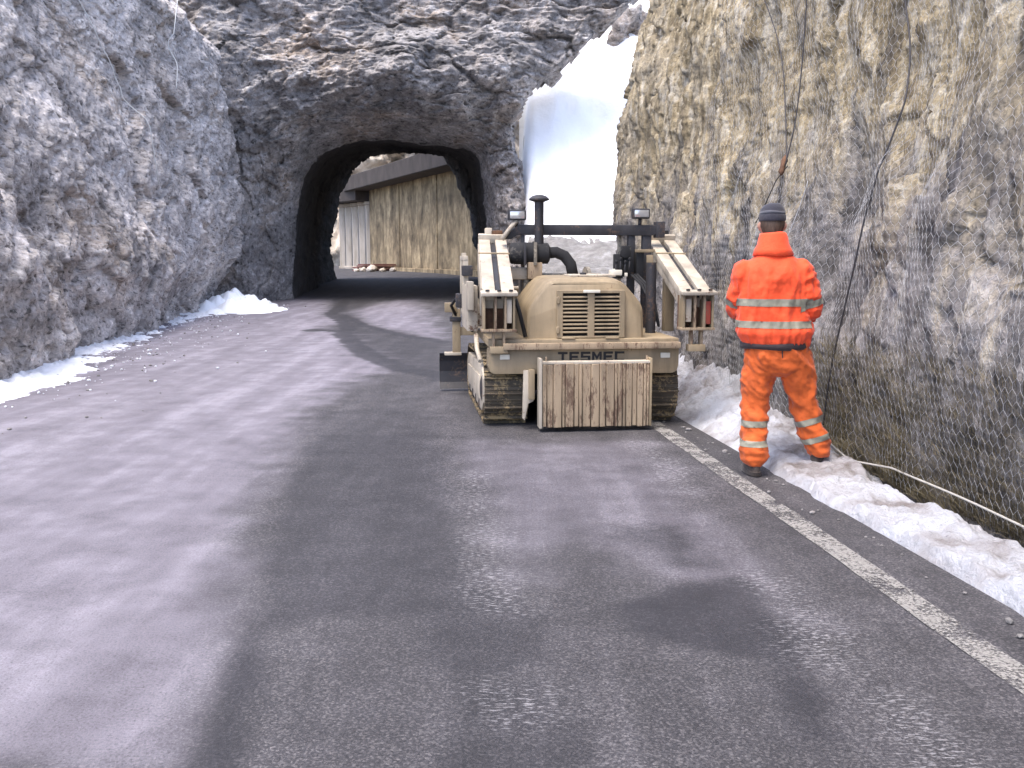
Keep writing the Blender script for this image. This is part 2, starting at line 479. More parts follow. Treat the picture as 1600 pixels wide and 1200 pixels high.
# ------------------------------------------------------------ cliff on the left
def left_cliff(Y, Z):
    x = np.interp(Y, [3.5, 6, 8, 11.25, 17.4, 21.6, 26, 30.0, 31.2, 33, 36], [-14, -8.2, -6.3, -6.0, -7.15, -7.85, -8.65, -9.3, -10.3, -12, -14])
    x = x + sstep(Z, .15, 1.7) * np.interp(Y, [6, 11, 18, 24, 27, 29.8, 31, 33], [.0, .25, .40, .75, .98, .90, .55, 0])
    x = x - np.interp(Y, [6, 12, 20, 27, 30], [.42, .40, .28, .12, .06]) * np.maximum(Z - .3, 0) - .75 * np.maximum(Z - 7.3 - .06 * (30 - Y), 0)
    q = np.stack([Y.ravel(), Z.ravel(), np.zeros(Y.size)], 1)
    a = R(-38)
    s = q[:, 0] * math.cos(a) - q[:, 1] * math.sin(a)
    t = q[:, 0] * math.sin(a) + q[:, 1] * math.cos(a)
    d = .36 * fbm(q * .28 + 31, 3)
    d += .07 * ridged(np.stack([s * .7, t * 1.6, 0 * s], 1) + 2, 5, .6)
    w3 = np.stack([s * .8, t * 1.2, .5 * perlin(q * .5)], 1)
    d += facets(w3, (.45, 1.1, 2.6, 6), (.12, .060, .036, .020))
    d += .014 * ridged(q * 6, 4, .65)
    return x + d.reshape(Y.shape)

ly = np.concatenate([np.linspace(3.5, 9.6, 50)[:-1], np.linspace(9.6, 31.5, 560), np.linspace(31.6, 36, 50)])
lz = np.concatenate([np.linspace(-.5, 9.5, 270), np.linspace(9.6, 15, 45)])
LY, LZ = np.meshgrid(ly, lz, indexing='ij')
LX = left_cliff(LY, LZ)
cl = grid_obj('cliff_left', np.stack([LX, LY, LZ], 2), M['rock_left'], flip=True)
tag(cl, kind='structure')

# ------------------------------------------------------------ tunnel and the rock face round its mouth
def resample(P, k):
    P = np.asarray(P, float)
    L = np.concatenate([[0], np.cumsum(np.linalg.norm(np.diff(P, axis=0), axis=1))])
    s = np.linspace(0, L[-1], k)
    return np.stack([np.interp(s, L, P[:, c]) for c in range(P.shape[1])], 1)
K = 420
OUT0 = [(-7.45, -.4), (-7.42, 1.5), (-7.33, 2.9), (-6.95, 4.1), (-6.35, 4.85), (-5.3, 5.25), (-4.1, 5.32), (-2.7, 5.15), (-1.6, 5.05), (-1.12, 4.7), (-.98, 4.0), (-.92, 2.9), (-.82, 1.5), (-.78, -.4)]
OUT1 = [(-7.95, -.1), (-8.08, 2.3), (-7.75, 4.2), (-7.15, 5.35), (-6.4, 5.95), (-5.6, 6.12), (-4.4, 6.05), (-3.1, 5.85), (-2.55, 5.0), (-2.1, 3.8), (-1.75, 2.6), (-1.5, -.1)]
BIG = [(-16, -.4), (-16, 12.5), (10, 12.5), (10, -.4)]
o0, o1, ob = resample(OUT0, K), resample(OUT1, K), resample(BIG, K)
for _ in range(14):
    for o in (o0, o1):
        o[1:-1] = (o[:-2] + 2 * o[1:-1] + o[2:]) / 4
# match the boundary points to rays that leave the mouth
ang = np.linspace(0, 1, K)
rows = []
TUN = np.linspace(1, 0, 70)
for t in TUN:                                   # far end -> mouth
    c = o0 + (o1 - o0) * t
    rows.append(np.stack([c[:, 0], np.full(K, 33.0 + 11.0 * t), c[:, 1]], 1))
nf = 330
for k in range(1, nf):
    t = k / (nf - 1)
    e = t ** 1.35
    c = o0 + (ob - o0) * e
    rows.append(np.stack([c[:, 0], np.full(K, 33.0), c[:, 1]], 1))
FP = np.array(rows)
ring = np.arange(len(rows)) - 69
dmouth = np.zeros(FP.shape[:2])
for j in range(70, len(rows)):
    dmouth[j] = np.linalg.norm(FP[j][:, [0, 2]] - o0, axis=1)
isf = (ring > 0)[:, None]
X, Y, Z = FP[..., 0], FP[..., 1].copy(), FP[..., 2]
# flared mouth, brow above it, lean, ridge towards the gully
flare = -1.7 * (1 - np.exp(-dmouth / .55))
Y = Y + np.where(isf, flare, 0)
brow = -1.5 * np.exp(-((X + 3.4) / 3.4) ** 2) * np.exp(-((Z - 7.0) / 1.25) ** 2)
brow += -1.7 * np.exp(-((X + 9.3) / 1.3) ** 2) * sstep(Z, 11, 7)          # shoulder left of the mouth
Y = Y + np.where(isf, brow * sstep(dmouth, 0.15, 1.3) + .16 * np.maximum(Z - 6.5, 0) + .9 * np.maximum(Z - 10.6, 0) ** 1.3, 0)
RIDGE = [(.55, -1.0), (.50, 1.0), (.42, 2.65), (.10, 4.5), (-.12, 5.6), (.80, 6.9), (2.06, 7.9), (3.8, 9.5), (4.4, 10.4), (-3, 11.0), (-5, 12.6), (-6, 20)]
side = sdist(X, Z, RIDGE + [(40, 20), (40, -1.0)])
Y = Y + np.where(isf, 3.0 * np.maximum(side, 0) + .35 * np.clip(side + .5, 0, .5) ** 2, 0)
q = np.stack([X.ravel(), Y.ravel(), Z.ravel()], 1)
d = .55 * fbm(q * .33 + 4, 4) + .22 * ridged(q * np.array([1.0, .8, 1.2]) * .8 + 2, 5, .55)
d += facets(q * np.array([1, 1, 1.3]), (.42, 1.0, 2.4, 5.5), (.24, .12, .060, .030))
d += .02 * ridged(q * 5, 4, .65)
d = d.reshape(X.shape)
amp = np.where(isf, .25 + .75 * sstep(dmouth, .0, .9), 0)
Y = Y - d * amp
# rough the lining too: push along the radial direction
cen = np.array([-4.2, 1.2])
rad = np.stack([X - cen[0], Z - cen[1]], 2)
rad /= np.linalg.norm(rad, axis=2)[..., None] + 1e-9
ta = np.where(isf, np.exp(-dmouth / .8), 1.0) * (.28 + .5 * (~isf) * sstep(np.repeat((np.arange(len(rows)) < 40)[:, None], K, 1) * 1.0, 0, 1) * .5)
X = X + rad[..., 0] * d * ta * .6
Z = np.where(Z > .3, Z + rad[..., 1] * d * ta * .6, Z)
FP = np.stack([X, Y, Z], 2)
side2 = side + .12 * d + .16 * fbm(q * 1.1 + 40, 3).reshape(X.shape)
keepf = (side2 < .12) | (~isf)
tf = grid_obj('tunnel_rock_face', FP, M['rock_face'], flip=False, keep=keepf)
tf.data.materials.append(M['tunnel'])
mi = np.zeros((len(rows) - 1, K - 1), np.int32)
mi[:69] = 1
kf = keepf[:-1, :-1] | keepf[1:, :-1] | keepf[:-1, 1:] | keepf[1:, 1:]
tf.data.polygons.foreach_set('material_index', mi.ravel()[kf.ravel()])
tag(tf, kind='structure')

# ------------------------------------------------------------ gully: scree below, snow above
def slope(Xa, Ya):
    z = np.interp(Ya, [16, 19, 29.5, 31, 34, 38, 70], [-.6, 0.1, 1.7, 2.7, 7.0, 11.5, 42])
    z = z + .25 * np.maximum(Xa - 3, 0) * sstep(Ya, 17, 22)
    xd = np.interp(Ya, [16, 26, 29, 34.0, 34.6, 80], [-.3, -.1, .0, .0, -9, -9])
    z = -.6 + (z + .6) * sstep(Xa, xd, xd + .55)
    qq = np.stack([Xa.ravel(), Ya.ravel(), 0 * Xa.ravel()], 1)
    return z + (.30 * fbm(qq * .4, 4) + .10 * ridged(qq * 1.5, 4)).reshape(Xa.shape) * sstep(Ya, 17, 24)
gx, gy = np.meshgrid(np.linspace(-7, 18, 180), np.linspace(16, 62, 260), indexing='ij')
gz = slope(gx, gy)
gl = grid_obj('mountain_slope', np.stack([gx, gy, gz], 2), M['scree'], flip=True, keep=~((gx < .35) & (gy > 29.5) & (gy < 35.0)))
tag(gl, kind='structure')
gx, gy = np.meshgrid(np.linspace(-7, 16, 220), np.linspace(28, 60, 320), indexing='ij')
qq = np.stack([gx.ravel(), gy.ravel(), 0 * gx.ravel()], 1)
th = .45 + .35 * fbm(qq * .35 + 8, 4).reshape(gx.shape)
xs_ = np.interp(gy, [28, 34.0, 34.6, 80], [.1, .1, -9, -9])
th = th * sstep(gx, xs_, xs_ + .5) * sstep(gy + 1.2 * perlin(qq * .6).reshape(gx.shape), 28.6, 31.0) - .25 * (1 - sstep(gy, 28.5, 31))
sz = blur(slope(gx, gy), 3) + th
gs = grid_obj('snow_chute', np.stack([gx, gy, sz], 2), M['snow_clean'], flip=True, keep=~((gx < .30) & (gy < 35.0)))
tag(gs, 'bright white snow filling the steep gully behind the tracked machine', 'snow', kind='stuff')

# rock outcrop that breaks through the snow
def blob_rock(name, loc, size, m, seed=0, sub=5, parent=None):
    bm = bmesh.new()
    bmesh.ops.create_icosphere(bm, subdivisions=sub, radius=1)
    V = np.array([v.co[:] for v in bm.verts])
    d = .28 * fbm(V * 1.1 + seed * 3.1, 3) + facets(V + seed * 5.3, (1.3, 3.0), (.22, .10))
    V2 = V * (1 + d)[:, None] * np.array(size)
    for v, c in zip(bm.verts, V2): v.co = c
    me = bpy.data.meshes.new(name); bm.to_mesh(me); bm.free()
    for f in me.polygons: f.use_smooth = True
    o = link(name, me, m, parent); o.location = loc
    return o
oc = blob_rock('rock_outcrop', (4.15, 35.7, 9.3), (.78, .9, .95), M['rock_face'], 2)
tag(oc, 'grey rock outcrop poking through the snow high in the gully', 'rock')
# ------------------------------------------------------------ snow along the foot of the right cliff
def noise2(X, Y, f, octv=4, off=0):
    q = np.stack([X.ravel() * f, Y.ravel() * f, np.full(X.size, 3.3 + off)], 1)
    return fbm(q, octv).reshape(X.shape)
sy = np.concatenate([np.linspace(-3, 2.3, 40)[:-1], np.linspace(2.3, 16.5, 520)])
st_ = np.linspace(0, 1, 120)
x0 = 2.60 - .122 * sy
x1 = 3.40 - .117 * sy + np.interp(sy, [2, 6.0, 7.0, 8.5, 17], [-.26, -.30, -.10, .25, .35])
SX = x0[:, None] - .25 + (x1 - x0 + .30)[:, None] * st_[None, :]
SY = np.repeat(sy[:, None], len(st_), 1)
ac = (SX - x0[:, None]) / (x1 - x0)[:, None]
hgt = np.interp(sy, [2, 4, 6, 7.0, 8.2, 9.4, 11, 17], [.045, .05, .055, .085, .24, .34, .38, .33])[:, None]
prof = sstep(ac + .10 * noise2(SX, SY, 2.2), -.02, .9 * np.clip(hgt / .30, .18, 1)) * (1 - .75 * sstep(ac, .86, 1.0) * (SY < 7.6))
lump = .075 * noise2(SX, SY, 2.8, 4) + .055 * np.abs(noise2(SX, SY, 6, 3, 4)) + .022 * noise2(SX, SY, 17, 2)
SZ = -.05 + (hgt + .06) * prof + lump * sstep(ac, 0, .25) * (.48 + 1.7 * np.clip(hgt, 0, .4)) - .10 * (1 - sstep(ac, -.12, .05))
n = NT('trodden_snow')
p = n.pos()
d = n.noise(p, 2.3, 7, 0.62, .4)
c = n.ramp(d, [(0.42, (.62, .63, .67)), (0.56, (.46, .44, .45)), (0.68, (.22, .185, .165))])
sp = n.ramp(n.noise(p, 30, 4, 0.7), [(0.62, 1.0), (0.74, 0.45)])
c = n.mix(1.0, c, sp, 'MULTIPLY')
n.set(Base_Color=c, Roughness=0.6, Normal=n.bump(n.noise(p, 11, 8, 0.7), 1.0, 0.09))
M['snow_trodden'] = n.m
sb = grid_obj('snow_bank', np.stack([SX, SY, SZ], 2), M['snow_trodden'])
tag(sb, 'lumpy dirty snow strip between the road edge line and the netted cliff', 'snow', kind='stuff')

# dark earth gutter under the net, beside the snow
ey = np.linspace(-3, 16, 300); et = np.linspace(0, 1, 24)
ex0 = 2.40 - .122 * ey
ex1 = 3.75 - .117 * ey
EX = ex0[:, None] + (ex1 - ex0)[:, None] * et[None, :]
EY = np.repeat(ey[:, None], len(et), 1)
EZ = -.07 + .10 * sstep(et, .6, 1)[None, :] + .03 * noise2(EX, EY, 3)
eo = grid_obj('verge', np.stack([EX, EY, EZ], 2), M['soil'])
tag(eo, kind='structure')

# ------------------------------------------------------------ snow along the left cliff
vy = np.linspace(8.5, 31, 420); vt = np.linspace(0, 1, 90)
bx = np.interp(vy, [6, 8, 11.25, 17.4, 21.6, 26, 30.0, 31.2], [-8.2, -6.3, -6.0, -7.15, -7.85, -8.65, -9.3, -10.0])
VX = (bx - .5)[:, None] + 2.0 * vt[None, :]
VY = np.repeat(vy[:, None], len(vt), 1)
near = np.interp(vy, [8.5, 12.6, 14, 17, 22, 25], [.9, .8, .35, .25, .35, .3])[:, None]
hh = (.10 * near + .06 * noise2(VX, VY, 1.3, 4) + .07 * np.abs(noise2(VX, VY, 5, 3, 2)) - .03)
VZ = -.035 + (hh + .03) * (1 - sstep(vt[None, :] + .12 * noise2(VX, VY, 1.1, 3, 6), .28 + .15 * near, .80))
vs = grid_obj('snow_bank', np.stack([VX, VY, VZ], 2), M['snow'], flip=True)
tag(vs, 'thin crumbly snow and frozen grit along the foot of the grey cliff', 'snow', kind='stuff')

# heaped snow beside the tunnel mouth
hx, hy = np.meshgrid(np.linspace(-10.2, -5.8, 150), np.linspace(23.6, 31.5, 150), indexing='ij')
r2 = np.exp(-((hx + 8.05) / .95) ** 2 - ((hy - 27.6) / 1.9) ** 2)
r3 = np.exp(-((hx + 7.2) / .9) ** 2 - ((hy - 26.3) / 1.0) ** 2)
wr = worley(np.stack([hx.ravel() * 2.4, hy.ravel() * 2.0, 0 * hx.ravel()], 1))[0].reshape(hx.shape)
HZ = -.12 + .52 * r2 + .18 * r3 + (.42 * (.6 - wr) + .10 * noise2(hx, hy, 2.2, 4)) * np.clip(r2 + r3, 0, 1) ** .5
hs = grid_obj('snow_heap', np.stack([hx, hy, HZ], 2), M['snow_clean'], flip=True)
tag(hs, 'lumpy white snow heap at the left foot of the tunnel mouth', 'snow')

# small stones and ice crumbs lying on the road by the cliff
def scatter(name, pts, m, parent=None):
    bm0 = bmesh.new(); bmesh.ops.create_icosphere(bm0, subdivisions=1, radius=1)
    V0 = np.array([v.co[:] for v in bm0.verts]); F0 = np.array([[v.index for v in f.verts] for f in bm0.faces]); bm0.free()
    VV, FF = [], []
    for i, (x, y, z, r) in enumerate(pts):
        rr = np.random.RandomState(i)
        V = V0 * (1 + .35 * (rr.rand(len(V0)) - .5))[:, None] * (r * np.array([1, rr.uniform(.7, 1.2), rr.uniform(.45, .75)]))
        a = rr.uniform(0, 6.28)
        V = V @ np.array([[math.cos(a), math.sin(a), 0], [-math.sin(a), math.cos(a), 0], [0, 0, 1]])
        FF.append(F0 + len(V0) * i); VV.append(V + np.array([x, y, z]))
    return link(name, mesh_np(name, np.concatenate(VV), np.concatenate(FF), False), m, parent)
rr = np.random.RandomState(3)
pts = []
for i in range(520):
    y = rr.uniform(9, 30); b = np.interp(y, [6, 8, 11.25, 17.4, 21.6, 26, 30.0], [-8.2, -6.3, -6.0, -7.15, -7.85, -8.65, -9.0])
    x = b + .2 + abs(rr.normal(0, .75)); r = .006 + .022 * rr.rand() ** 4
    pts.append((x, y, .005 + r * .3, r))
ic = scatter('ice_crumbs', pts, M['snow'])
tag(ic, 'scattered crumbs of snow and ice along the left road edge', 'snow', kind='stuff')
n = NT('stone_grey'); p = n.pos()
n.set(Base_Color=n.ramp(n.noise(p, 9, 5), [(.3, (.10, .095, .09)), (.7, (.28, .26, .25))]), Roughness=.9)
M['stone'] = n.m
pts = []
for i in range(420):
    y = rr.uniform(3, 30)
    if rr.rand() < .6: x = np.interp(y, [3, 11.25, 17.4, 21.6, 26, 30.0], [-5.5, -6.0, -7.15, -7.85, -8.65, -9.0]) + .3 + abs(rr.normal(0, .9))
    else: x = 2.55 - .122 * y - abs(rr.normal(0, .10))
    r = .008 + .022 * rr.rand() ** 3
    pts.append((x, y, .003 + r * .3, r))
gr = scatter('road_grit', pts, M['stone'])
tag(gr, 'loose stone chips fallen along the road edges', 'grit', kind='stuff')

# ------------------------------------------------------------ rockfall net and cables on the right cliff
n = NT('galvanised_wire'); n.set(Base_Color=(.42, .42, .43), Metallic=.3, Roughness=.6); M['wire'] = n.m
n = NT('dark_steel_cable'); n.set(Base_Color=(.045, .042, .045), Metallic=.4, Roughness=.6); M['cable'] = n.m
n = NT('pale_cable'); n.set(Base_Color=(.62, .62, .60), Roughness=.6); M['pale_cable'] = n.m
n = NT('pale_rope'); n.set(Base_Color=(.38, .36, .32), Roughness=.8); M['rope'] = n.m

prot = CX.copy()
for _ in range(9):                               # the net hangs over the proud rock
    pq = np.pad(prot, 1, mode='edge')
    prot = np.minimum.reduce([prot, pq[:-2, 1:-1], pq[2:, 1:-1], pq[1:-1, :-2], pq[1:-1, 2:]])
prot = blur(prot, 14) - .012
def on_net(y, z, off=0.0):
    fi = np.interp(y, cy, np.arange(len(cy))); fj = np.interp(z, cz, np.arange(len(cz)))
    i = np.clip(fi.astype(int), 0, len(cy) - 2); j = np.clip(fj.astype(int), 0, len(cz) - 2)
    a, b = fi - i, fj - j
    x = prot[i, j] * (1 - a) * (1 - b) + prot[i + 1, j] * a * (1 - b) + prot[i, j + 1] * (1 - a) * b + prot[i + 1, j + 1] * a * b
    return x - off

def wires(A, B, r):
    """thin three-sided wires between the points A and B"""
    d = B - A; d /= np.linalg.norm(d, axis=1)[:, None] + 1e-9
    u = np.cross(d, np.array([1.0, .2, .1])); u /= np.linalg.norm(u, axis=1)[:, None] + 1e-9
    v = np.cross(d, u)
    k = len(A); VV = []
    for P in (A, B):
        for t in range(3):
            VV.append(P + r * (math.cos(t * 2.0944) * u + math.sin(t * 2.0944) * v))
    V = np.stack(VV, 1).reshape(-1, 3)
    b = np.arange(k) * 6
    F = np.concatenate([np.stack([b + t, b + (t + 1) % 3, b + 3 + (t + 1) % 3, b + 3 + t], 1) for t in range(3)])
    return V, F
cw, ch = .064, .084
A, B = [], []
ny, nz = int(8.6 / cw), int(4.4 / (ch * .75))
for j in range(nz):
    for i in range(ny):
        y0 = 2.2 + (i + .5 * (j % 2)) * cw; z0 = .06 + j * ch * .75
        A.append((y0, z0 + ch * .20)); B.append((y0, z0 + ch * .55))
        A.append((y0, z0 + ch * .55)); B.append((y0 + cw / 2, z0 + ch * .75 + ch * .20))
        A.append((y0, z0 + ch * .55)); B.append((y0 - cw / 2, z0 + ch * .75 + ch * .20))
A = np.array(A); B = np.array(B)
def warp(P):
    j1 = perlin(np.stack([P[:, 0] * 1.3, P[:, 1] * 1.3, 0 * P[:, 0]], 1)); j2 = perlin(np.stack([P[:, 0] * 1.3, P[:, 1] * 1.3, 0 * P[:, 0] + 9], 1))
    y = P[:, 0] + .05 * j1 + .012 * perlin(np.stack([P[:, 0] * 9, P[:, 1] * 9, 0 * P[:, 0]], 1)); z = np.maximum(P[:, 1] + .04 * j2, .03)
    return np.stack([on_net(y, z, .012 + .03 * (j1 * .5 + .5)), y, z], 1)
V, F = wires(warp(A), warp(B), .0012)
net = link('rockfall_net', mesh_np('rockfall_net', V, F), M['wire'])
tag(net, 'galvanised hexagonal wire netting draped over the tan roadside cliff', 'netting')

def tube_mesh(name, pts, r, seg=8, smooth=True):
    P = [Vector(p) for p in pts]
    rs = r if isinstance(r, (list, tuple)) else [r] * len(P)
    V, F = [], []
    up = None
    for i, p in enumerate(P):
        d = (P[min(i + 1, len(P) - 1)] - P[max(i - 1, 0)]).normalized()
        if up is None:
            up = d.orthogonal().normalized()
        up = (up - d * up.dot(d)).normalized()
        v = d.cross(up)
        for k in range(seg):
            a = 2 * math.pi * k / seg
            V.append(p + rs[i] * (math.cos(a) * up + math.sin(a) * v))
    for i in range(len(P) - 1):
        for k in range(seg):
            F.append((i * seg + k, i * seg + (k + 1) % seg, (i + 1) * seg + (k + 1) % seg, (i + 1) * seg + k))
    F.append(tuple(range(seg - 1, -1, -1))); F.append(tuple((len(P) - 1) * seg + k for k in range(seg)))
    me = bpy.data.meshes.new(name); me.from_pydata([tuple(v) for v in V], [], F); me.update()
    for f in me.polygons: f.use_smooth = smooth and len(f.vertices) == 4
    return me

def net_cable(yz, r, m, label, name='steel_cable', off=.05):
    P = resample(np.array(yz), max(12, int(len(yz) * 14)))
    x = on_net(P[:, 0], P[:, 1], off)
    for _ in range(40): x[1:-1] = (x[:-2] + x[2:]) / 2
    x = np.minimum(x, on_net(P[:, 0], P[:, 1], .012))
    o = link(name, tube_mesh(name, np.stack([x, P[:, 0], P[:, 1]], 1), r, 6), m)
    return tag(o, label, 'cable', 'steel cables holding the rockfall net')
net_cable([(7.2, 4.6), (7.13, 3.3), (6.95, 2.95), (6.80, 2.55), (6.87, 1.5), (7.05, .25)], .0065, M['cable'], 'dark cable hanging the full height of the net, kinked below its top')
net_cable([(9.95, 4.6), (9.6, 3.93), (8.95, 3.05), (8.40, 2.30)], .0055, M['cable'], 'thin dark cable slanting down the cliff to a rusty clamp')
net_cable([(8.75, 4.6), (8.54, 3.66), (8.41, 2.58), (8.40, 2.26)], .0055, M['cable'], 'straighter dark cable running down the cliff to the rusty clamp')
net_cable([(8.36, 2.26), (8.54, 2.15), (8.9, 1.80)], .005, M['cable'], 'short dark cable end below the rusty clamp, above the worker')
net_cable([(7.9, 2.1), (8.01, 1.5), (7.6, .9), (7.49, .35)], .003, M['wire'], 'pale loose wire hanging on the net beside the worker')
net_cable([(7.75, .10), (7.3, .12), (6.9, .18), (6.5, .10), (5.95, .17), (5.07, .16), (4.0, .14), (2.2, .12)], .007, M['rope'], 'pale border rope along the bottom hem of the net', 'border_rope', .07)

# rusty clamp that joins the cables
n = NT('rusted_steel'); p = n.pos((1, 1, 1), obj=True)
n.set(Base_Color=n.ramp(n.noise(p, 14, 6, .65), [(.3, (.05, .028, .018)), (.7, (.17, .085, .045))]), Roughness=.85, Metallic=.2); M['rust'] = n.m
yv, zv = 8.40, 2.27
ck = link('cable_clamp', tube_mesh('cable_clamp', [(float(on_net(np.array([yv]), np.array([zv + d]), .06)[0]), yv + .02 * k, zv + d) for k, d in enumerate((-.08, -.05, .0, .05, .09))], [.01, .028, .022, .030, .01], 7), M['rust'])
tag(ck, 'rusty clamp joining the cables on the netted cliff above the worker', 'clamp')

def left_cable(pts, label):
    P = resample(np.array(pts), 30)
    o = link('steel_cable', tube_mesh('steel_cable', P, .012, 6), M['pale_cable'])
    return tag(o, label, 'cable', 'pale cables on the grey cliff')
def lx(y, z):
    return float(left_cliff(np.array([[y]]), np.array([[z]]))[0, 0])
def lcab(yz):
    P = resample(np.array(yz), 26)
    x = np.array([lx(a, b) for a, b in P]); xs = np.array([x[max(0, i - 4):i + 5].max() for i in range(len(x))])
    return np.stack([xs + .06, P[:, 0], P[:, 1]], 1)
left_cable(lcab([(19.2, 8.2), (19.9, 6.6), (20.8, 5.0), (21.4, 3.05)]), 'long pale cable hanging down the middle of the grey cliff')
left_cable(lcab([(25.5, 8.4), (24.9, 7.0), (24.5, 5.6)]), 'short pale cable high on the grey cliff towards the tunnel')

# ------------------------------------------------------------ dry grass at the foot of the net
n = NT('dry_grass')
n.set(Base_Color=n.ramp(n.noise(n.pos(), 7, 3), [(.3, (.10, .085, .05)), (.7, (.30, .25, .15))]), Roughness=.9)
M['grass'] = n.m
rr = np.random.RandomState(5)
V, F = [], []
for i in range(9000):
    y = rr.uniform(2.4, 7.4); z = .02 + .85 * rr.rand() ** 2.0
    x = float(on_net(np.array([y]), np.array([z]), 0)[0]) + rr.uniform(-.02, .05)
    hgt_ = rr.uniform(.06, .22); a = rr.uniform(0, 6.28); ln = rr.uniform(.02, .12)
    wd = .0028
    dx, dy = math.cos(a) * ln, math.sin(a) * ln
    b = len(V)
    V += [(x - wd, y - wd, z), (x + wd, y + wd, z), (x + dx * .4 - .02, y + dy * .4 + wd, z + hgt_ * .6), (x + dx * .4 - .02 - wd, y + dy * .4 - wd, z + hgt_ * .6), (x + dx - .03, y + dy, z + hgt_ * .85)]
    F += [(b, b + 1, b + 2, b + 3), (b + 3, b + 2, b + 4, b + 4)]
me = bpy.data.meshes.new('dry_grass'); me.from_pydata(V, [], [f if len(set(f)) == 4 else f[:3] for f in F]); me.update()
dg = link('dry_grass', me, M['grass'])
tag(dg, 'dry brown grass tangled in the foot of the netting', 'grass', kind='stuff')

# ------------------------------------------------------------ beyond the tunnel: wall, beam, columns, hillside
n = NT('stained_concrete'); p = n.pos()
stn = n.noise(n.pos((1.0, 1.0, .45)), .8, 7, .68, .9)
c = n.ramp(stn, [(.33, (.085, .060, .032)), (.5, (.23, .17, .095)), (.66, (.42, .32, .185))])
c = n.mix(.8, c, n.ramp(n.noise(p, 1.6, 6, .65), [(.35, .5), (.65, 1.3)]), 'MULTIPLY')
n.set(Base_Color=c, Roughness=.9, Normal=n.bump(n.noise(p, 5, 6, .7), .5, .05)); M['concrete'] = n.m
n = NT('pale_concrete'); p = n.pos()
c = n.ramp(n.noise(n.pos((2, 2, .4)), 1.6, 6, .6), [(.3, (.34, .29, .23)), (.7, (.55, .49, .42))])
n.set(Base_Color=c, Roughness=.85); M['pale_concrete'] = n.m
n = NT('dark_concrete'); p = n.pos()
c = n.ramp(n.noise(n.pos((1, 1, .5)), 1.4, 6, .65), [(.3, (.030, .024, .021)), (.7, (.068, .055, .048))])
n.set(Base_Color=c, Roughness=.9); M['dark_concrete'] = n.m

def box_bm(bm, c, s, rot=None, bevel=0.0, seg=2):
    """box of size s centred on c, added to bm"""
    vs = bmesh.ops.create_cube(bm, size=1)['verts']
    for v in vs: v.co = Vector((v.co.x * s[0], v.co.y * s[1], v.co.z * s[2]))
    if bevel > 0:
        es = list({e for v in vs for e in v.link_edges})
        r = bmesh.ops.bevel(bm, geom=es, offset=bevel, segments=seg, affect='EDGES', profile=.6)
        vs = list({v for f in r['faces'] for v in f.verts} | {v for v in vs if v.is_valid})
    for v in vs:
        co = v.co.copy()
        if rot is not None: co = rot @ co
        v.co = co + Vector(c)
    return vs
def bm_obj(name, bm, m, parent=None, smooth=False, loc=None):
    me = bpy.data.meshes.new(name)
    bmesh.ops.recalc_face_normals(bm, faces=bm.faces)
    bm.to_mesh(me); bm.free()
    if smooth:
        for f in me.polygons: f.use_smooth = True
        try: me.set_sharp_from_angle(angle=R(38))
        except Exception: pass
    o = link(name, me, m, parent)
    if loc is not None: o.location = loc
    return o
def box(name, c, s, m, parent=None, rot=None, bevel=0.0, seg=2):
    bm = bmesh.new(); box_bm(bm, (0, 0, 0), s, rot, bevel, seg)
    return bm_obj(name, bm, m, parent, bevel > 0, c)

wa, wb = Vector((-1.3, 46.5, 0)), Vector((-9.7, 66.0, 0))
wd_ = (wb - wa); wl = wd_.length; wrz = math.atan2(wd_.y, wd_.x)
wall = empty('retaining_wall', (wa.x, wa.y, .5), wrz)
tag(wall, 'stained yellow-brown concrete wall seen through the tunnel', 'wall')
npn = 6; pw = wl / npn
for k in range(npn):
    box('wall_panel', ((k + .5) * pw, -.25 - .03 * (k % 2), 2.65), (pw - .05, .5, 5.5), M['concrete'], wall, bevel=.03, seg=1)
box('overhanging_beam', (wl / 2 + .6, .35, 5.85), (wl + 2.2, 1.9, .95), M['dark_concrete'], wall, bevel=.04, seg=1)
box('footing', (wl / 2, .18, .12), (wl, .35, .35), M['concrete'], wall, bevel=.03, seg=1)
for k in range(5):
    x, y = -9.75 - .62 * k, 66.6 + .9 * k
    bm = bmesh.new(); box_bm(bm, (0, 0, 2.2), (.42, .5, 4.4), None, .04, 1); box_bm(bm, (0, 0, 4.52), (.6, .7, .22), None, .03, 1); box_bm(bm, (0, 0, .1), (.56, .64, .25), None, .02, 1)
    o = bm_obj('gallery_column', bm, M['pale_concrete'], None, False, (x, y, .55))
    tag(o, 'pale upright concrete column in the row at the end of the stained wall', 'column', 'columns of the gallery beyond the tunnel')
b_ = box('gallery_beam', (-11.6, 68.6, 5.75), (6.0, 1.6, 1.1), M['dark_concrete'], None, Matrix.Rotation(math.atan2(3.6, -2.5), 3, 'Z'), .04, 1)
tag(b_, 'dark roof beam resting on the pale gallery columns', 'beam')

hx, hz = np.meshgrid(np.linspace(-60, 45, 260), np.linspace(-1, 42, 130), indexing='ij')
q = np.stack([hx.ravel(), 0 * hx.ravel(), hz.ravel()], 1)
hyy = 84 + .45 * hz - .12 * hx + (4.5 * fbm(q * .06, 4) + facets(q, (.12, .3, .75), (2.2, 1.1, .5))).reshape(hx.shape)
n = NT('sunlit_hill_rock'); p = n.pos()
c = n.ramp(n.noise(n.pos((1, 1, .6)), .5, 8, .65, .6), [(.3, (.17, .14, .11)), (.5, (.40, .34, .27)), (.68, (.62, .55, .46))])
n.set(Base_Color=c, Roughness=.9, Normal=n.bump(n.noise(p, 1.2, 8, .65), .7, .4)); M['hill'] = n.m
hl = grid_obj('far_hillside', np.stack([hx, hyy, hz], 2), M['hill'])
tag(hl, kind='structure')

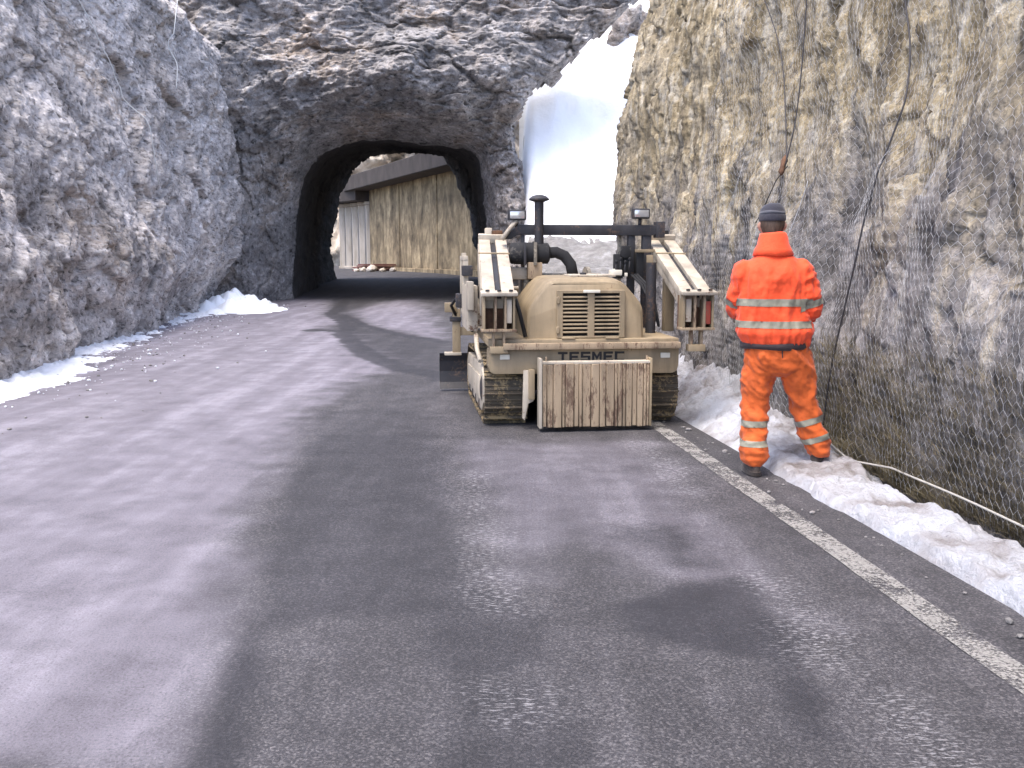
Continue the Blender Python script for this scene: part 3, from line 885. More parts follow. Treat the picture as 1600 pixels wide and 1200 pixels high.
# debris by the columns
n = NT('rust_red_panel'); p = n.pos()
n.set(Base_Color=n.ramp(n.noise(p, 3, 5), [(.3, (.085, .03, .025)), (.7, (.20, .075, .06))]), Roughness=.85); M['redbrown'] = n.m
st = empty('board_stack', (-8.3, 59.0, .59), R(35))
tag(st, 'low stack of dark red-brown boards at the foot of the stained wall', 'boards')
for k in range(5):
    box('board', (.15 * math.sin(k * 2.1), .1 * math.cos(k * 3), .05 + .085 * k), (2.7 - .12 * k, .75, .07), M['redbrown'], st, bevel=.008, seg=1)
BL = ['pale boulder second in size, lying before the red-brown boards', 'largest pale boulder before the red-brown boards beyond the tunnel', 'small pale boulder right beside the largest one before the boards', 'smallest pale boulder, at the column end of the board stack', 'pale boulder lying alone at the open end of the boards']
for k, (x, y, r) in enumerate([(-8.75, 56.6, .22), (-8.15, 56.2, .30), (-7.55, 56.4, .18), (-9.0, 56.0, .16), (-7.0, 56.8, .2)]):
    o = blob_rock('boulder', (x, y, .58 + r * .5), (r, r * .9, r * .75), M['pale_concrete'], 9 + k, 3)
    tag(o, BL[k], 'boulder', 'boulders beyond the tunnel')

# ------------------------------------------------------------ the tracked machine
def paint(name, col, chip=(.13, .07, .045), amount=.66, rough=.5, dirt=.75, st=(1, 1, 1)):
    n = NT(name); p = n.pos(st)
    a = n.noise(p, 5, 7, .65); b = n.noise(p, 38, 5, .7); d = n.noise(p, 2.2, 5, .6)
    base = n.mix(dirt, col, n.mix(1.0, col, n.mix(.6, n.ramp(d, [(.3, .60), (.7, 1.15)]), n.ramp(n.noise(n.pos((7, 7, 1.1)), 1, 5, .65), [(.34, .45), (.55, 1.1)]), 'MULTIPLY'), 'MULTIPLY'))
    m = n.ramp(n.math('ADD', n.math('MULTIPLY', a, .55), n.math('MULTIPLY', b, .45)), [(amount - .06, 0.0), (amount, 1.0)])
    n.set(Base_Color=n.mix(m, base, chip), Roughness=n.ramp(d, [(.3, rough), (.7, rough + .2)]), Normal=n.bump(b, .12, .004))
    n.b.inputs['Specular IOR Level'].default_value = .35
    return n.m
TAN = (.295, .228, .142)
M['tan'] = paint('tan_paint', TAN, amount=.665)
M['tan_worn'] = paint('worn_tan_paint', (.33, .25, .165), chip=(.12, .075, .05), amount=.575, rough=.7, st=(2.2, 2.2, .55))
M['tan_lit'] = paint('lit_tan_paint', (.47, .41, .325), amount=.63, rough=.55)  # same tan paint, brightening of the lit arms and flanks put into its colour
M['steel_dark'] = paint('dark_grey_steel', (.035, .034, .038), chip=(.09, .06, .045), amount=.60, rough=.5)
M['black'] = paint('black_rubber', (.018, .018, .02), chip=(.06, .055, .05), amount=.62, rough=.75)
M['track'] = paint('muddy_track_steel', (.075, .060, .042), chip=(.26, .19, .10), amount=.56, rough=.65)
M['engine'] = paint('dusty_engine_grey', (.17, .15, .12), chip=(.30, .26, .20), amount=.55, rough=.6)
M['red'] = paint('faded_red_paint', (.30, .06, .04), amount=.6)
n = NT('void_black'); n.set(Base_Color=(.006, .006, .006), Roughness=.9); M['void'] = n.m
n = NT('lamp_glass'); n.set(Base_Color=(.55, .54, .53), Roughness=.12, Metallic=.6); M['lens'] = n.m
n = NT('chrome'); n.set(Base_Color=(.6, .6, .6), Roughness=.25, Metallic=1.0); M['chrome'] = n.m
n = NT('reflector_pale'); n.set(Base_Color=(.62, .58, .48), Roughness=.3); M['reflector'] = n.m

mch = empty('tracked_machine', (.625, 8.405, 0), R(6.5))
tag(mch, 'tan tracked winch machine with ribbed rear blade parked on the road', 'machine')

def prism(name, prof, y0, y1, m, parent, bevel=.0, axis='y', seg=2):
    """outline (a, b) extruded along an axis; 'y': outline is x,z; 'x': outline is y,z"""
    bm = bmesh.new()
    f0 = [bm.verts.new((a, y0, b) if axis == 'y' else (y0, a, b)) for a, b in prof]
    f1 = [bm.verts.new((a, y1, b) if axis == 'y' else (y1, a, b)) for a, b in prof]
    bm.faces.new(f0); bm.faces.new(f1[::-1])
    k = len(prof)
    for i in range(k): bm.faces.new((f0[i], f1[i], f1[(i + 1) % k], f0[(i + 1) % k]))
    bmesh.ops.recalc_face_normals(bm, faces=bm.faces)
    if bevel > 0:
        bmesh.ops.bevel(bm, geom=list(bm.edges), offset=bevel, segments=seg, affect='EDGES', profile=.6)
    return bm_obj(name, bm, m, parent, bevel > 0)
def tube(name, pts, r, m, parent, seg=10):
    return link(name, tube_mesh(name, pts, r, seg), m, parent)
def lathe_mesh(name, prof, seg=20):
    V, F = [], []
    for r, z in prof:
        for k in range(seg):
            a = 2 * math.pi * k / seg; V.append((r * math.cos(a), r * math.sin(a), z))
    for i in range(len(prof) - 1):
        for k in range(seg):
            F.append((i * seg + k, i * seg + (k + 1) % seg, (i + 1) * seg + (k + 1) % seg, (i + 1) * seg + k))
    F.append(tuple(range(seg - 1, -1, -1))); F.append(tuple((len(prof) - 1) * seg + k for k in range(seg)))
    me = bpy.data.meshes.new(name); me.from_pydata(V, [], F); me.update()
    for f in me.polygons: f.use_smooth = len(f.vertices) == 4
    try: me.set_sharp_from_angle(angle=R(40))
    except Exception: pass
    return me
def lathe(name, prof, loc, m, parent, rot=(0, 0, 0), seg=20):
    o = link(name, lathe_mesh(name, prof, seg), m, parent); o.location = loc; o.rotation_euler = rot
    return o

# --- crawler tracks
def loop_pts(k):
    """stadium in the y,z plane, slightly lower at the front; returns points and angles"""
    ra, ya, za = .285, .32, .31; rb, yb, zb = .255, 2.05, .28
    P = []
    for i in range(60): a = math.pi / 2 + math.pi * i / 59; P.append((ya + ra * math.cos(a), za + ra * math.sin(a)))
    for i in range(60): a = -math.pi / 2 + math.pi * i / 59; P.append((yb + rb * math.cos(a), zb + rb * math.sin(a)))
    P.append(P[0])
    Q = resample(np.array(P), k + 1)[:-1]
    ang = []
    for i in range(k):
        d = Q[(i + 1) % k] - Q[i - 1]; ang.append(math.atan2(d[1], d[0]))
    return Q, ang
NS = 42
Q, ang = loop_pts(NS)
bm = bmesh.new()
box_bm(bm, (0, 0, 0), (.39, .122, .016), None, .003, 1)
box_bm(bm, (0, -.040, -.020), (.39, .014, .030), None, .003, 1)
box_bm(bm, (0, .02, -.014), (.385, .010, .016), None, .002, 1)
shoe_me = bpy.data.meshes.new('track_shoe'); bmesh.ops.recalc_face_normals(bm, faces=bm.faces); bm.to_mesh(shoe_me); bm.free()
shoe_me.materials.append(M['track'])
for sx in (-.672, .680):
    side_ = -1 if sx < 0 else 1
    prof = []
    Qi, _ = loop_pts(40)
    cy_, cz_ = 1.18, .295
    prof = [(cy_ + (a - cy_) * .955, cz_ + (b - cz_) * .86) for a, b in Qi]
    tr = prism('track', prof, sx - .10, sx + .10, M['track'], mch, axis='x')
    for (a, b), t in zip(Q, ang):
        o = link('track_shoe', shoe_me, None, tr)
        o.location = (sx, a, b); o.rotation_euler = (t, 0, 0)
    # outer side frame with a recessed panel
    sp_ = [(.16, .20), (.36, .10), (2.0, .10), (2.22, .22), (2.22, .36), (2.05, .47), (.34, .52), (.16, .42)]
    xo = sx + side_ * .165
    fr = prism('track_frame', sp_, xo - side_ * .06, xo + side_ * .034, M['tan_lit'], tr, .012, 'x')
    pn = [(.42, .20), (1.95, .17), (1.95, .36), (.42, .42)]
    prism('track_panel', pn, xo + side_ * .033, xo + side_ * .048, M['tan_lit'], tr, .006, 'x')
    for k in range(4):
        lathe('roller', [(.0, 0), (.05, 0), (.06, .02), (.06, .05), (.03, .06)], (xo - side_ * .02, .6 + .4 * k, .13), M['steel_dark'], tr, (0, side_ * R(90), 0), 14)
    lathe('sprocket_hub', [(.0, 0), (.13, 0), (.13, .03), (.07, .045), (.0, .05)], (xo + side_ * .0, .32, .31), M['steel_dark'], tr, (0, side_ * R(90), 0), 18)

# --- chassis and deck
box('chassis', (0, 1.2, .50), (.86, 2.0, .40), M['steel_dark'], mch, bevel=.02)
ap = [(-.84, .705), (-.845, .56), (-.83, .505), (-.79, .485), (.79, .475), (.83, .495), (.845, .55), (.845, .705)]
apron = prism('rear_apron', ap, -.075, .10, M['tan'], mch, .012)
for x in (-.70, .72): box('reflector', (x, -.080, .635), (.085, .012, .045), M['reflector'], apron, bevel=.003, seg=1)
box('deck', (.01, 1.10, .745), (1.68, 2.30, .075), M['tan'], mch, bevel=.012)
stp = box('step_beam', (.06, -.115, .728), (1.56, .07, .056), M['tan_worn'], mch, bevel=.010)
for x, y_ in ((-.69, -.10), (.80, -.10)): pass
box('hinge', (-.14, -.045, .79), (.12, .03, .018), M['tan'], mch, bevel=.004, seg=1)
box('hinge', (.25, -.045, .79), (.12, .03, .018), M['tan'], mch, bevel=.004, seg=1)
n = NT('black_lettering'); n.set(Base_Color=(.012, .011, .011), Roughness=.6); M['ink'] = n.m
GLYPH = {'T': [(0, .78, 1, 1), (.38, 0, .62, .777)], 'E': [(0, 0, .26, 1), (.263, .78, 1, 1), (.263, .39, .88, .61), (.263, 0, 1, .22)],
         'S': [(0, .78, 1, 1), (0, .40, .26, .777), (.263, .40, 1, .60), (.74, 0, 1, .397), (0, 0, .737, .22)],
         'M': [(0, 0, .22, 1), (.78, 0, 1, 1)], 'C': [(0, 0, .26, 1), (.263, .78, 1, 1), (.263, 0, 1, .22)]}
lx0, lw, lh, lg_ = -.236, .084, .085, .0166
for i, ch_ in enumerate('TESMEC'):
    bm = bmesh.new()
    for (a0, b0, a1, b1) in GLYPH[ch_]:
        box_bm(bm, ((a0 + a1) / 2 * lw, 0, (b0 + b1) / 2 * lh), ((a1 - a0) * lw, .006, (b1 - b0) * lh))
    if ch_ == 'M':
        for pts_ in ([(.223, 1), (.223, .62), (.5, .15), (.5, .55)], [(.777, 1), (.5, .55), (.5, .15), (.777, .62)]):
            f_ = bm.faces.new([bm.verts.new((px_ * lw, -.003, pz_ * lh)) for px_, pz_ in pts_])
            ex_ = bmesh.ops.extrude_face_region(bm, geom=[f_])
            for v in [g_ for g_ in ex_['geom'] if isinstance(g_, bmesh.types.BMVert)]: v.co.y += .006
    bm_obj('letter', bm, M['ink'], apron, False, (lx0 + i * (lw + lg_), -.0785, .588))

# --- engine hood with grille door
hp = [(-.505, .783), (-.49, 1.05), (-.325, 1.275), (-.26, 1.305), (.28, 1.305), (.37, 1.275), (.545, 1.08), (.56, .783)]
bm = bmesh.new()
ring_y = [.03, .05, .12, .30, 1.02]
scl = [(.94, -.035), (.985, -.012), (1.0, 0), (1.0, .012), (1.0, .012)]
rv = []
for yy, (k_, dz) in zip(ring_y, scl):
    rv.append([bm.verts.new((.027 + (a - .027) * k_, yy, b + (dz if b > 1.0 else 0))) for a, b in hp])
for i in range(len(rv) - 1):
    for k in range(len(hp)):
        bm.faces.new((rv[i][k], rv[i + 1][k], rv[i + 1][(k + 1) % len(hp)], rv[i][(k + 1) % len(hp)]))
bm.faces.new(rv[0]); bm.faces.new(rv[-1][::-1])
bmesh.ops.recalc_face_normals(bm, faces=bm.faces)
long_e = [e for e in bm.edges if abs(e.verts[0].co.y - e.verts[1].co.y) > .001 and e.verts[0].co.z > .9]
bmesh.ops.bevel(bm, geom=long_e, offset=.045, segments=4, affect='EDGES', profile=.5)
hood = bm_obj('hood', bm, M['tan'], mch, True)
door = empty('x')                       # replaced below by the door mesh
bpy.data.objects.remove(door)
gx0, gx1, gz0, gz1 = -.235, .365, .788, 1.205
c1, c2 = (-.185, .035), (.095, .318)
bm = bmesh.new()
def bar(x0, x1, z0, z1, y0=-.022, y1=.045, bv=.003): box_bm(bm, ((x0 + x1) / 2, (y0 + y1) / 2, (z0 + z1) / 2), (x1 - x0, y1 - y0, z1 - z0), None, bv, 1)
bar(gx0, c1[0], gz0, gz1); bar(c1[1], c2[0], gz0, gz1); bar(c2[1], gx1, gz0, gz1)
bar(c1[0] - .002, c1[1] + .002, gz0, .805, -.021); bar(c2[0] - .002, c2[1] + .002, gz0, .805, -.021)
bar(c1[0] - .002, c1[1] + .002, 1.178, gz1, -.021); bar(c2[0] - .002, c2[1] + .002, 1.178, gz1, -.021)
door = bm_obj('grille_door', bm, M['tan'], mch, False)
box('grille_backing', (.066, .018, .99), (.52, .010, .40), M['void'], door)
bm = bmesh.new(); box_bm(bm, (0, 0, 0), (1, .030, .0155), Matrix.Rotation(R(-12), 3, 'X'), .002, 1)
slat_me = bpy.data.meshes.new('slat'); bm.to_mesh(slat_me); bm.free(); slat_me.materials.append(M['tan'])
for (a, b) in (c1, c2):
    for k in range(10):
        o = link('slat', slat_me, None, door); o.location = ((a + b) / 2, -.004, .838 + .034 * k)
        o.scale = (b - a + .004, 1, 1)
box('door_handle', (.066, -.032, 1.195), (.15, .022, .026), M['reflector'], door, bevel=.006)
for z in (.86, 1.12): box('hinge', (gx0 + .005, -.026, z), (.03, .02, .06), M['tan'], door, bevel=.004, seg=1)
tube('hood_strut', [(-.60, -.02, 1.13), (-.56, .0, 1.0), (-.51, .0, .80)], .018, M['black'], mch, 8)
# pale flat lid and fittings on the hood
box('hood_lid', (.13, .42, 1.325), (.42, .34, .02), M['tan_lit'], hood, bevel=.006)
box('cap_block', (.36, .36, 1.35), (.11, .08, .05), M['reflector'], hood, bevel=.008)
lathe('filler_cap', [(0, 0), (.03, 0), (.03, .03), (.0, .035)], (.05, .3, 1.32), M['steel_dark'], hood, seg=12)

# --- ribbed rear blade
blade = box('rear_blade', (.07, -.215, .320), (.93, .05, .53), M['tan_worn'], mch, bevel=.006)
rr = np.random.RandomState(21)
x = -.395
while x < .52:
    wd = rr.choice([.030, .036, .042, .055, .075])
    if x + wd > .535: wd = .535 - x
    if not (.045 < x < .075):
        dp = rr.uniform(.014, .030)
        box('rib', (x + wd / 2, -.235 - dp / 2 - .006 * 0, .315 + rr.uniform(-.004, .004)), (wd - .006, dp + .012, .545 + rr.uniform(-.010, .010)), M['tan_worn'], blade, bevel=.004, seg=1)
        blade.children[-1].location -= blade.location
    x += wd
def sub(o, par):                        # keep machine coordinates for a sub-part of a part that sits off the origin
    o.location = Vector(o.location) - par.location
    return o
sub(box('top_rail', (.07, -.215, .597), (.95, .085, .024), M['tan_lit'], blade, bevel=.006), blade)
sub(box('side_plate', (-.412, -.205, .335), (.026, .13, .60), M['tan_lit'], blade, bevel=.005), blade)
sub(box('side_plate', (.548, -.205, .335), (.022, .11, .59), M['tan'], blade, bevel=.005), blade)
for x in (-.36, .52): sub(box('pin', (x, -.215, .622), (.014, .014, .05), M['tan_worn'], blade, bevel=.002, seg=1), blade)
for x in (-.25, .38): box('blade_arm', (x, .05, .36), (.07, .5, .10), M['tan'], mch, bevel=.01)
prism('hitch_bracket', [(-.54, .52), (-.46, .52), (-.455, .25), (-.50, .23), (-.53, .08), (-.55, .10)], -.12, -.07, M['tan_lit'], mch, .006)
box('hitch_plate', (-.475, -.11, .40), (.05, .10, .26), M['tan'], mch, bevel=.006)

# --- the two inclined arms
def arm(cx0, cx1, outer):
    """rear end at y -.10, far end at y 1.5"""
    A0, A1 = Vector((cx0, -.08, 1.155)), Vector((cx1, 1.50, 1.645))
    d = (A1 - A0); ln = d.length; dn = d.normalized()
    xx = Vector((0, 0, 1)).cross(dn).normalized() * -1
    xx = Vector((1, 0, 0)); xx = (xx - dn * xx.dot(dn)).normalized(); zz = xx.cross(dn)
    rot = Matrix((xx, dn, zz)).transposed()
    mid = (A0 + A1) / 2
    root = box('arm', mid - zz * .07, (.26, ln - .06, .10), M['tan_lit'], mch, rot, .008)
    def on(name, off, s, m, bv=.006):
        o = box(name, Vector(mid) + rot @ Vector(off), s, m, root, rot, bv)
        o.location = Vector(o.location) - root.location
        return o
    on('rail', (-.083, 0, 0), (.112, ln, .07), M['tan_lit'])
    on('rail', (.083, 0, 0), (.112, ln, .07), M['tan_lit'])
    on('groove', (0, 0, -.012), (.052, ln - .02, .02), M['steel_dark'], .002)
    on('side_web', (outer * .138, .10, -.14), (.016, ln - .30, .26), M['tan_lit'], .003)
    on('cross_pin', (0, .30, .038), (.30, .025, .012), M['tan'], .003)
    on('end_cap', (0, ln / 2 - .03, .02), (.285, .05, .13), M['tan_lit'], .008)
    # bolted flange and open box bracket at the rear end
    fl = box('flange', (cx0, -.125, 1.185), (.315, .13, .030), M['tan_lit'], mch, Matrix.Rotation(R(8), 3, 'X'), .006)
    for k in (-1, 0, 1):
        o = lathe('bolt', [(0, 0), (.018, 0), (.018, .016), (0, .018)], (k * .10, -.03, .016), M['steel_dark'], fl, seg=6)
    br = box('end_bracket', (cx0, .02, 1.015), (.27, .05, .29), M['rust'], mch, None, .004)
    for xo in (-.128, -.03, .055, .128):
        o = box('plate', (cx0 + xo, -.075, 1.015), (.018, .15, .29), M['tan'] if abs(xo) > .1 else M['tan_worn'], br, None, .003)
        o.location = Vector(o.location) - br.location
    o = box('plate', (cx0, -.075, .868), (.30, .16, .022), M['tan_worn'], br, None, .003); o.location = Vector(o.location) - br.location
    o = box('plate', (cx0 - outer * .085, -.11, 1.03), (.05, .05, .20), M['tan_lit'], br, None, .004); o.location = Vector(o.location) - br.location
    if outer > 0:
        o = box('marker', (cx0 + .088, -.135, 1.01), (.045, .02, .20), M['red'], br, None, .004); o.location = Vector(o.location) - br.location
    for xo in (-.045, .045):
        box('bracket_leg', (cx0 + xo - outer * .0, -.08, .785), (.022, .07, .165), M['tan_worn'], mch, None, .004)
    box('foot_block', (cx0, -.085, .70), (.15, .10, .06), M['tan'], mch, None, .006)
    # stay that carries the arm on the deck
    box('arm_stay', (cx1 - (cx1 - cx0) * .3, 1.05, 1.12), (.10, .10, .72), M['tan'], mch, None, .008)
    return root
arm(-.755, -.660, -1)
arm(.990, 1.080, 1)

# --- things on the left flank
box('side_box', (-.93, .95, 1.02), (.10, .75, .42), M['tan_lit'], mch, bevel=.012)
box('side_box', (-.955, .55, 1.14), (.06, .18, .26), M['tan_lit'], mch, bevel=.01)
fr_ = box('side_frame', (-.96, 1.32, 1.22), (.045, .05, .62), M['tan_lit'], mch, bevel=.006)
for dy in (-.30, .26): sub(box('upright', (-.96, 1.32 + dy, 1.20), (.045, .05, .58), M['tan_lit'], fr_, bevel=.006), fr_)
for z in (.95, 1.48): sub(box('crossbar', (-.962, 1.30, z), (.04, .62, .045), M['tan_lit'], fr_, bevel=.006), fr_)
box('valve_block', (-.97, 1.55, 1.05), (.12, .16, .14), M['steel_dark'], mch, bevel=.01)
box('valve_block', (-.95, 1.0, 1.36), (.10, .14, .10), M['steel_dark'], mch, bevel=.01)
og = box('outrigger_post', (-1.00, 2.02, .69), (.085, .085, .50), M['tan'], mch, bevel=.008)
sub(box('head_block', (-1.06, 2.02, .955), (.13, .11, .10), M['tan'], og, bevel=.008), og)
sub(box('collar', (-1.01, 2.02, .83), (.12, .12, .05), M['steel_dark'], og, bevel=.008), og)
sub(box('foot_plate', (-1.04, 2.02, .46), (.18, .12, .03), M['tan_lit'], og, bevel=.005), og)
box('outrigger_arm', (-.84, 2.03, .70), (.26, .07, .09), M['tan'], mch, bevel=.008)
tube('hydraulic_hose', [(-.93, 1.5, 1.0), (-1.02, 1.7, 1.06), (-1.06, 1.9, .98), (-1.0, 2.0, .86)], .016, M['black'], mch, 8)
tube('hydraulic_hose', [(-.90, .6, .95), (-.96, .75, .86), (-.93, 1.0, .80), (-.88, 1.3, .76)], .016, M['black'], mch, 8)
lever = tube('track_guard', [(-.90, .55, .78), (-.90, .45, .66), (-.88, .30, .56)], .022, M['tan_lit'], mch, 8)
lathe('cylinder', [(.0, 0), (.035, 0), (.035, .5), (.018, .5), (.018, .72), (0, .72)], (-.86, .62, .88), M['tan_lit'], mch, (R(-68), 0, 0), 14)

# --- front blade, seen past the left track
bm = bmesh.new()
pr = [(.00, .03), (.05, .10), (.07, .22), (.05, .34), (.00, .43)]
a_ = [[bm.verts.new((xx, 2.36 + p[0] + t, p[1])) for p in pr] for xx in (-1.17, 1.17) for t in (0, .035)]
for i in range(4):
    for q_ in ((0, 2), (1, 3)): bm.faces.new((a_[q_[0]][i], a_[q_[1]][i], a_[q_[1]][i + 1], a_[q_[0]][i + 1]))
    for q_ in ((0, 1), (2, 3)): bm.faces.new((a_[q_[0]][i], a_[q_[1]][i], a_[q_[1]][i + 1], a_[q_[0]][i + 1]))
for i in (0, 4): bm.faces.new((a_[0][i], a_[1][i], a_[3][i], a_[2][i]))
bm_obj('front_blade', bm, M['steel_dark'], mch)
for x in (-.35, .35): box('push_arm', (x, 2.2, .30), (.09, .40, .10), M['steel_dark'], mch, bevel=.01)

# --- overhead bar, posts, exhaust, filter, lamps
bar_ = prism('overhead_bar', [(-.60, 1.665), (-.43, 1.805), (.955, 1.805), (1.0, 1.73), (.90, 1.70), (-.44, 1.705), (-.50, 1.665)], 1.16, 1.26, M['steel_dark'], mch, .008)
for x, ww_ in ((-.385, .035), (.705, .07), (.86, .09)):
    box('post', (x, 1.21, 1.245), (ww_, .07, .925), M['steel_dark'], mch, bevel=.006)
box('post', (.60, 1.27, 1.30), (.035, .04, .82), M['engine'], mch, bevel=.004)
box('bar_end', (.99, 1.21, 1.76), (.09, .12, .16), M['steel_dark'], mch, bevel=.008)
ex = lathe('exhaust_pipe', [(.0, 0), (.046, 0), (.046, .50), (.040, .50), (.040, .0)], (-.25, 1.02, 1.53), M['steel_dark'], mch, seg=18)
cp = lathe('rain_cap', [(.0, 0), (.05, -.03), (.098, -.012), (.098, .0), (.07, .025), (.03, .038), (0, .04)], (0, 0, .515), M['steel_dark'], ex, seg=22)
fl_ = lathe('air_filter', [(0, 0), (.085, 0), (.10, .015), (.105, .06), (.105, .22), (.115, .225), (.115, .26), (.10, .265), (.10, .37), (.075, .385), (0, .385)], (-.535, 1.02, 1.525), M['black'], mch, (0, R(90), 0), 22)
tube('intake_hose', [(-.17, 1.02, 1.53), (-.08, 1.02, 1.535), (.0, 1.01, 1.50), (.06, 1.0, 1.42), (.08, .98, 1.30)], .055, M['black'], mch, 14)
box('filter_bracket', (-.30, .97, 1.36), (.14, .10, .16), M['tan_worn'], mch, bevel=.008)
box('filter_clamp', (-.30, .91, 1.52), (.030, .03, .22), M['engine'], mch, bevel=.004)
box('filter_clamp', (-.40, .91, 1.52), (.024, .03, .22), M['steel_dark'], mch, bevel=.004)
box('engine_block', (.0, 1.25, 1.06), (.80, .42, .54), M['engine'], mch, bevel=.03)
box('engine_head', (-.42, 1.15, 1.33), (.34, .25, .12), M['tan_lit'], mch, bevel=.03)
box('winch_housing', (.05, 1.75, .98), (1.15, .55, .40), M['tan'], mch, bevel=.03)
drum = lathe('winch_drum', [(0, 0), (.27, 0), (.27, .03), (.16, .035), (.16, .56), (.27, .565), (.27, .60), (0, .60)], (-.22, 1.75, 1.12), M['engine'], mch, (0, R(90), 0), 26)
for x, z, h_ in ((.55, 1.40, .24), (.63, 1.45, .30), (.76, 1.42, .26)):
    box('valve_block', (x, 1.10, z), (.075, .12, h_), M['black'], mch, bevel=.008)
for k, x in enumerate((.50, .545, .59, .635)):
    lv = tube('lever', [(x, 1.0, 1.30), (x + .004, .97, 1.43 + .03 * (k % 2))], .008, M['steel_dark'], mch, 6)
    o = lathe('knob', [(0, -.014), (.013, -.010), (.017, .004), (.012, .016), (0, .02)], (x + .004, .97, 1.44 + .03 * (k % 2)), M['black'], lv, seg=10)
ga = lathe('gauge', [(0, 0), (.045, 0), (.048, .03), (0, .035)], (.60, 1.04, 1.53), M['black'], mch, (R(90), 0, 0), 16)
for x, z in ((.475, 1.36), (.50, 1.33), (.60, 1.32)): box('fitting', (x, .96, z), (.028, .03, .035), M['reflector'], mch, bevel=.005)
pp = lathe('stack_pipe', [(0, 0), (.048, 0), (.048, .66), (.040, .66), (.040, .5), (0, .5)], (.745, .55, .78), M['steel_dark'], mch, seg=16)
box('control_plate', (.80, 1.02, 1.55), (.20, .02, .03), M['tan'], mch, bevel=.004)
box('control_plate', (.84, .98, 1.46), (.06, .04, .10), M['tan'], mch, bevel=.004)
for x, z in ((-.45, 1.895), (.785, 1.915)):
    lp_ = box('work_lamp', (x, 1.16, z), (.175, .085, .100), M['steel_dark'], mch, bevel=.014)
    o = box('lens', (x, 1.115, z), (.145, .012, .072), M['lens'], lp_, bevel=.01); o.location = Vector(o.location) - lp_.location
    o = tube('lamp_stalk', [(0, .02, -.05), (0, .03, -.13)], .018, M['steel_dark'], lp_, 8)
tube('lamp_bracket', [(-.60, 1.12, 1.66), (-.50, 1.14, 1.79), (-.45, 1.15, 1.84)], .022, M['tan_lit'], mch, 8)
box('arm_head', (-.70, 1.49, 1.70), (.07, .10, .16), M['tan_lit'], mch, bevel=.01)
box('arm_head', (-.62, 1.47, 1.73), (.12, .06, .05), M['rust'], mch, bevel=.01)
box('arm_head', (1.10, 1.52, 1.71), (.13, .08, .10), M['black'], mch, bevel=.01)
for k in range(3):
    tube('hydraulic_hose', [(.66 + .03 * k, 1.0, 1.32), (.74 + .03 * k, .9, 1.22), (.80 + .02 * k, .75, 1.05), (.84, .6, .84)], .013, M['black'], mch, 7)

# ------------------------------------------------------------ the worker
def fabric(name, col, rough=.75, var=.25, weave=True):
    n = NT(name); p = n.pos()
    a = n.noise(p, 9, 6, .6); b = n.noise(p, 60, 4, .6)
    c = n.mix(var, col, n.mix(1.0, col, n.ramp(a, [(.3, .55), (.7, 1.3)]), 'MULTIPLY'))
    n.set(Base_Color=c, Roughness=rough, Normal=n.bump(b, .35, .004, n.bump(a, .5, .02)))
    n.b.inputs['Specular IOR Level'].default_value = .3
    n.b.inputs['Sheen Weight'].default_value = .15
    return n.m
M['hivis'] = fabric('hi_vis_orange', (.80, .080, .022))
M['hivis_trouser'] = fabric('soiled_hi_vis_orange', (.58, .105, .018), var=.7)
M['reflective'] = fabric('reflective_tape', (.235, .22, .165), .5, .3)
M['hem'] = fabric('dark_hem', (.03, .02, .022), .8)
M['boot'] = fabric('worn_boot_leather', (.045, .034, .028), .7, .6)
M['knit'] = fabric('dark_knit', (.035, .034, .045), .95, .5)
M['knit_grey'] = fabric('grey_knit_band', (.085, .085, .10), .95, .4)
n = NT('skin'); p = n.pos()
n.set(Base_Color=n.ramp(n.noise(p, 30, 4), [(.3, (.42, .22, .15)), (.7, (.52, .29, .21))]), Roughness=.55); M['skin'] = n.m
n = NT('hair_brown'); n.set(Base_Color=n.ramp(n.noise(n.pos((90, 90, 12)), 1, 3), [(.3, (.035, .02, .013)), (.7, (.11, .065, .04))]), Roughness=.7); M['hair'] = n.m

def loft(bm, rings, seg=22, exp=2.0):
    """rings: (centre, rx, ry) stacked along z; closed at both ends"""
    L = []
    for (c, rx, ry) in rings:
        row = []
        for k in range(seg):
            a = 2 * math.pi * k / seg
            ca, sa = math.cos(a), math.sin(a)
            row.append(bm.verts.new((c[0] + rx * math.copysign(abs(ca) ** (2 / exp), ca), c[1] + ry * math.copysign(abs(sa) ** (2 / exp), sa), c[2])))
        L.append(row)
    for i in range(len(L) - 1):
        for k in range(seg): bm.faces.new((L[i][k], L[i][(k + 1) % seg], L[i + 1][(k + 1) % seg], L[i + 1][k]))
    bm.faces.new(L[0][::-1]); bm.faces.new(L[-1])
def limb(bm, pts, rs, seg=16):
    """tapered limb along a path, rounded ends"""
    P = [Vector(p) for p in pts]
    d0, d1 = (P[0] - P[1]).normalized(), (P[-1] - P[-2]).normalized()
    PP = [P[0] + d0 * rs[0] * .9, P[0] + d0 * rs[0] * .55] + P + [P[-1] + d1 * rs[-1] * .55, P[-1] + d1 * rs[-1] * .9]
    RR = [rs[0] * .35, rs[0] * .8] + list(rs) + [rs[-1] * .8, rs[-1] * .35]
    me = tube_mesh('tmp', PP, RR, seg)
    bm.from_mesh(me); bpy.data.meshes.remove(me)
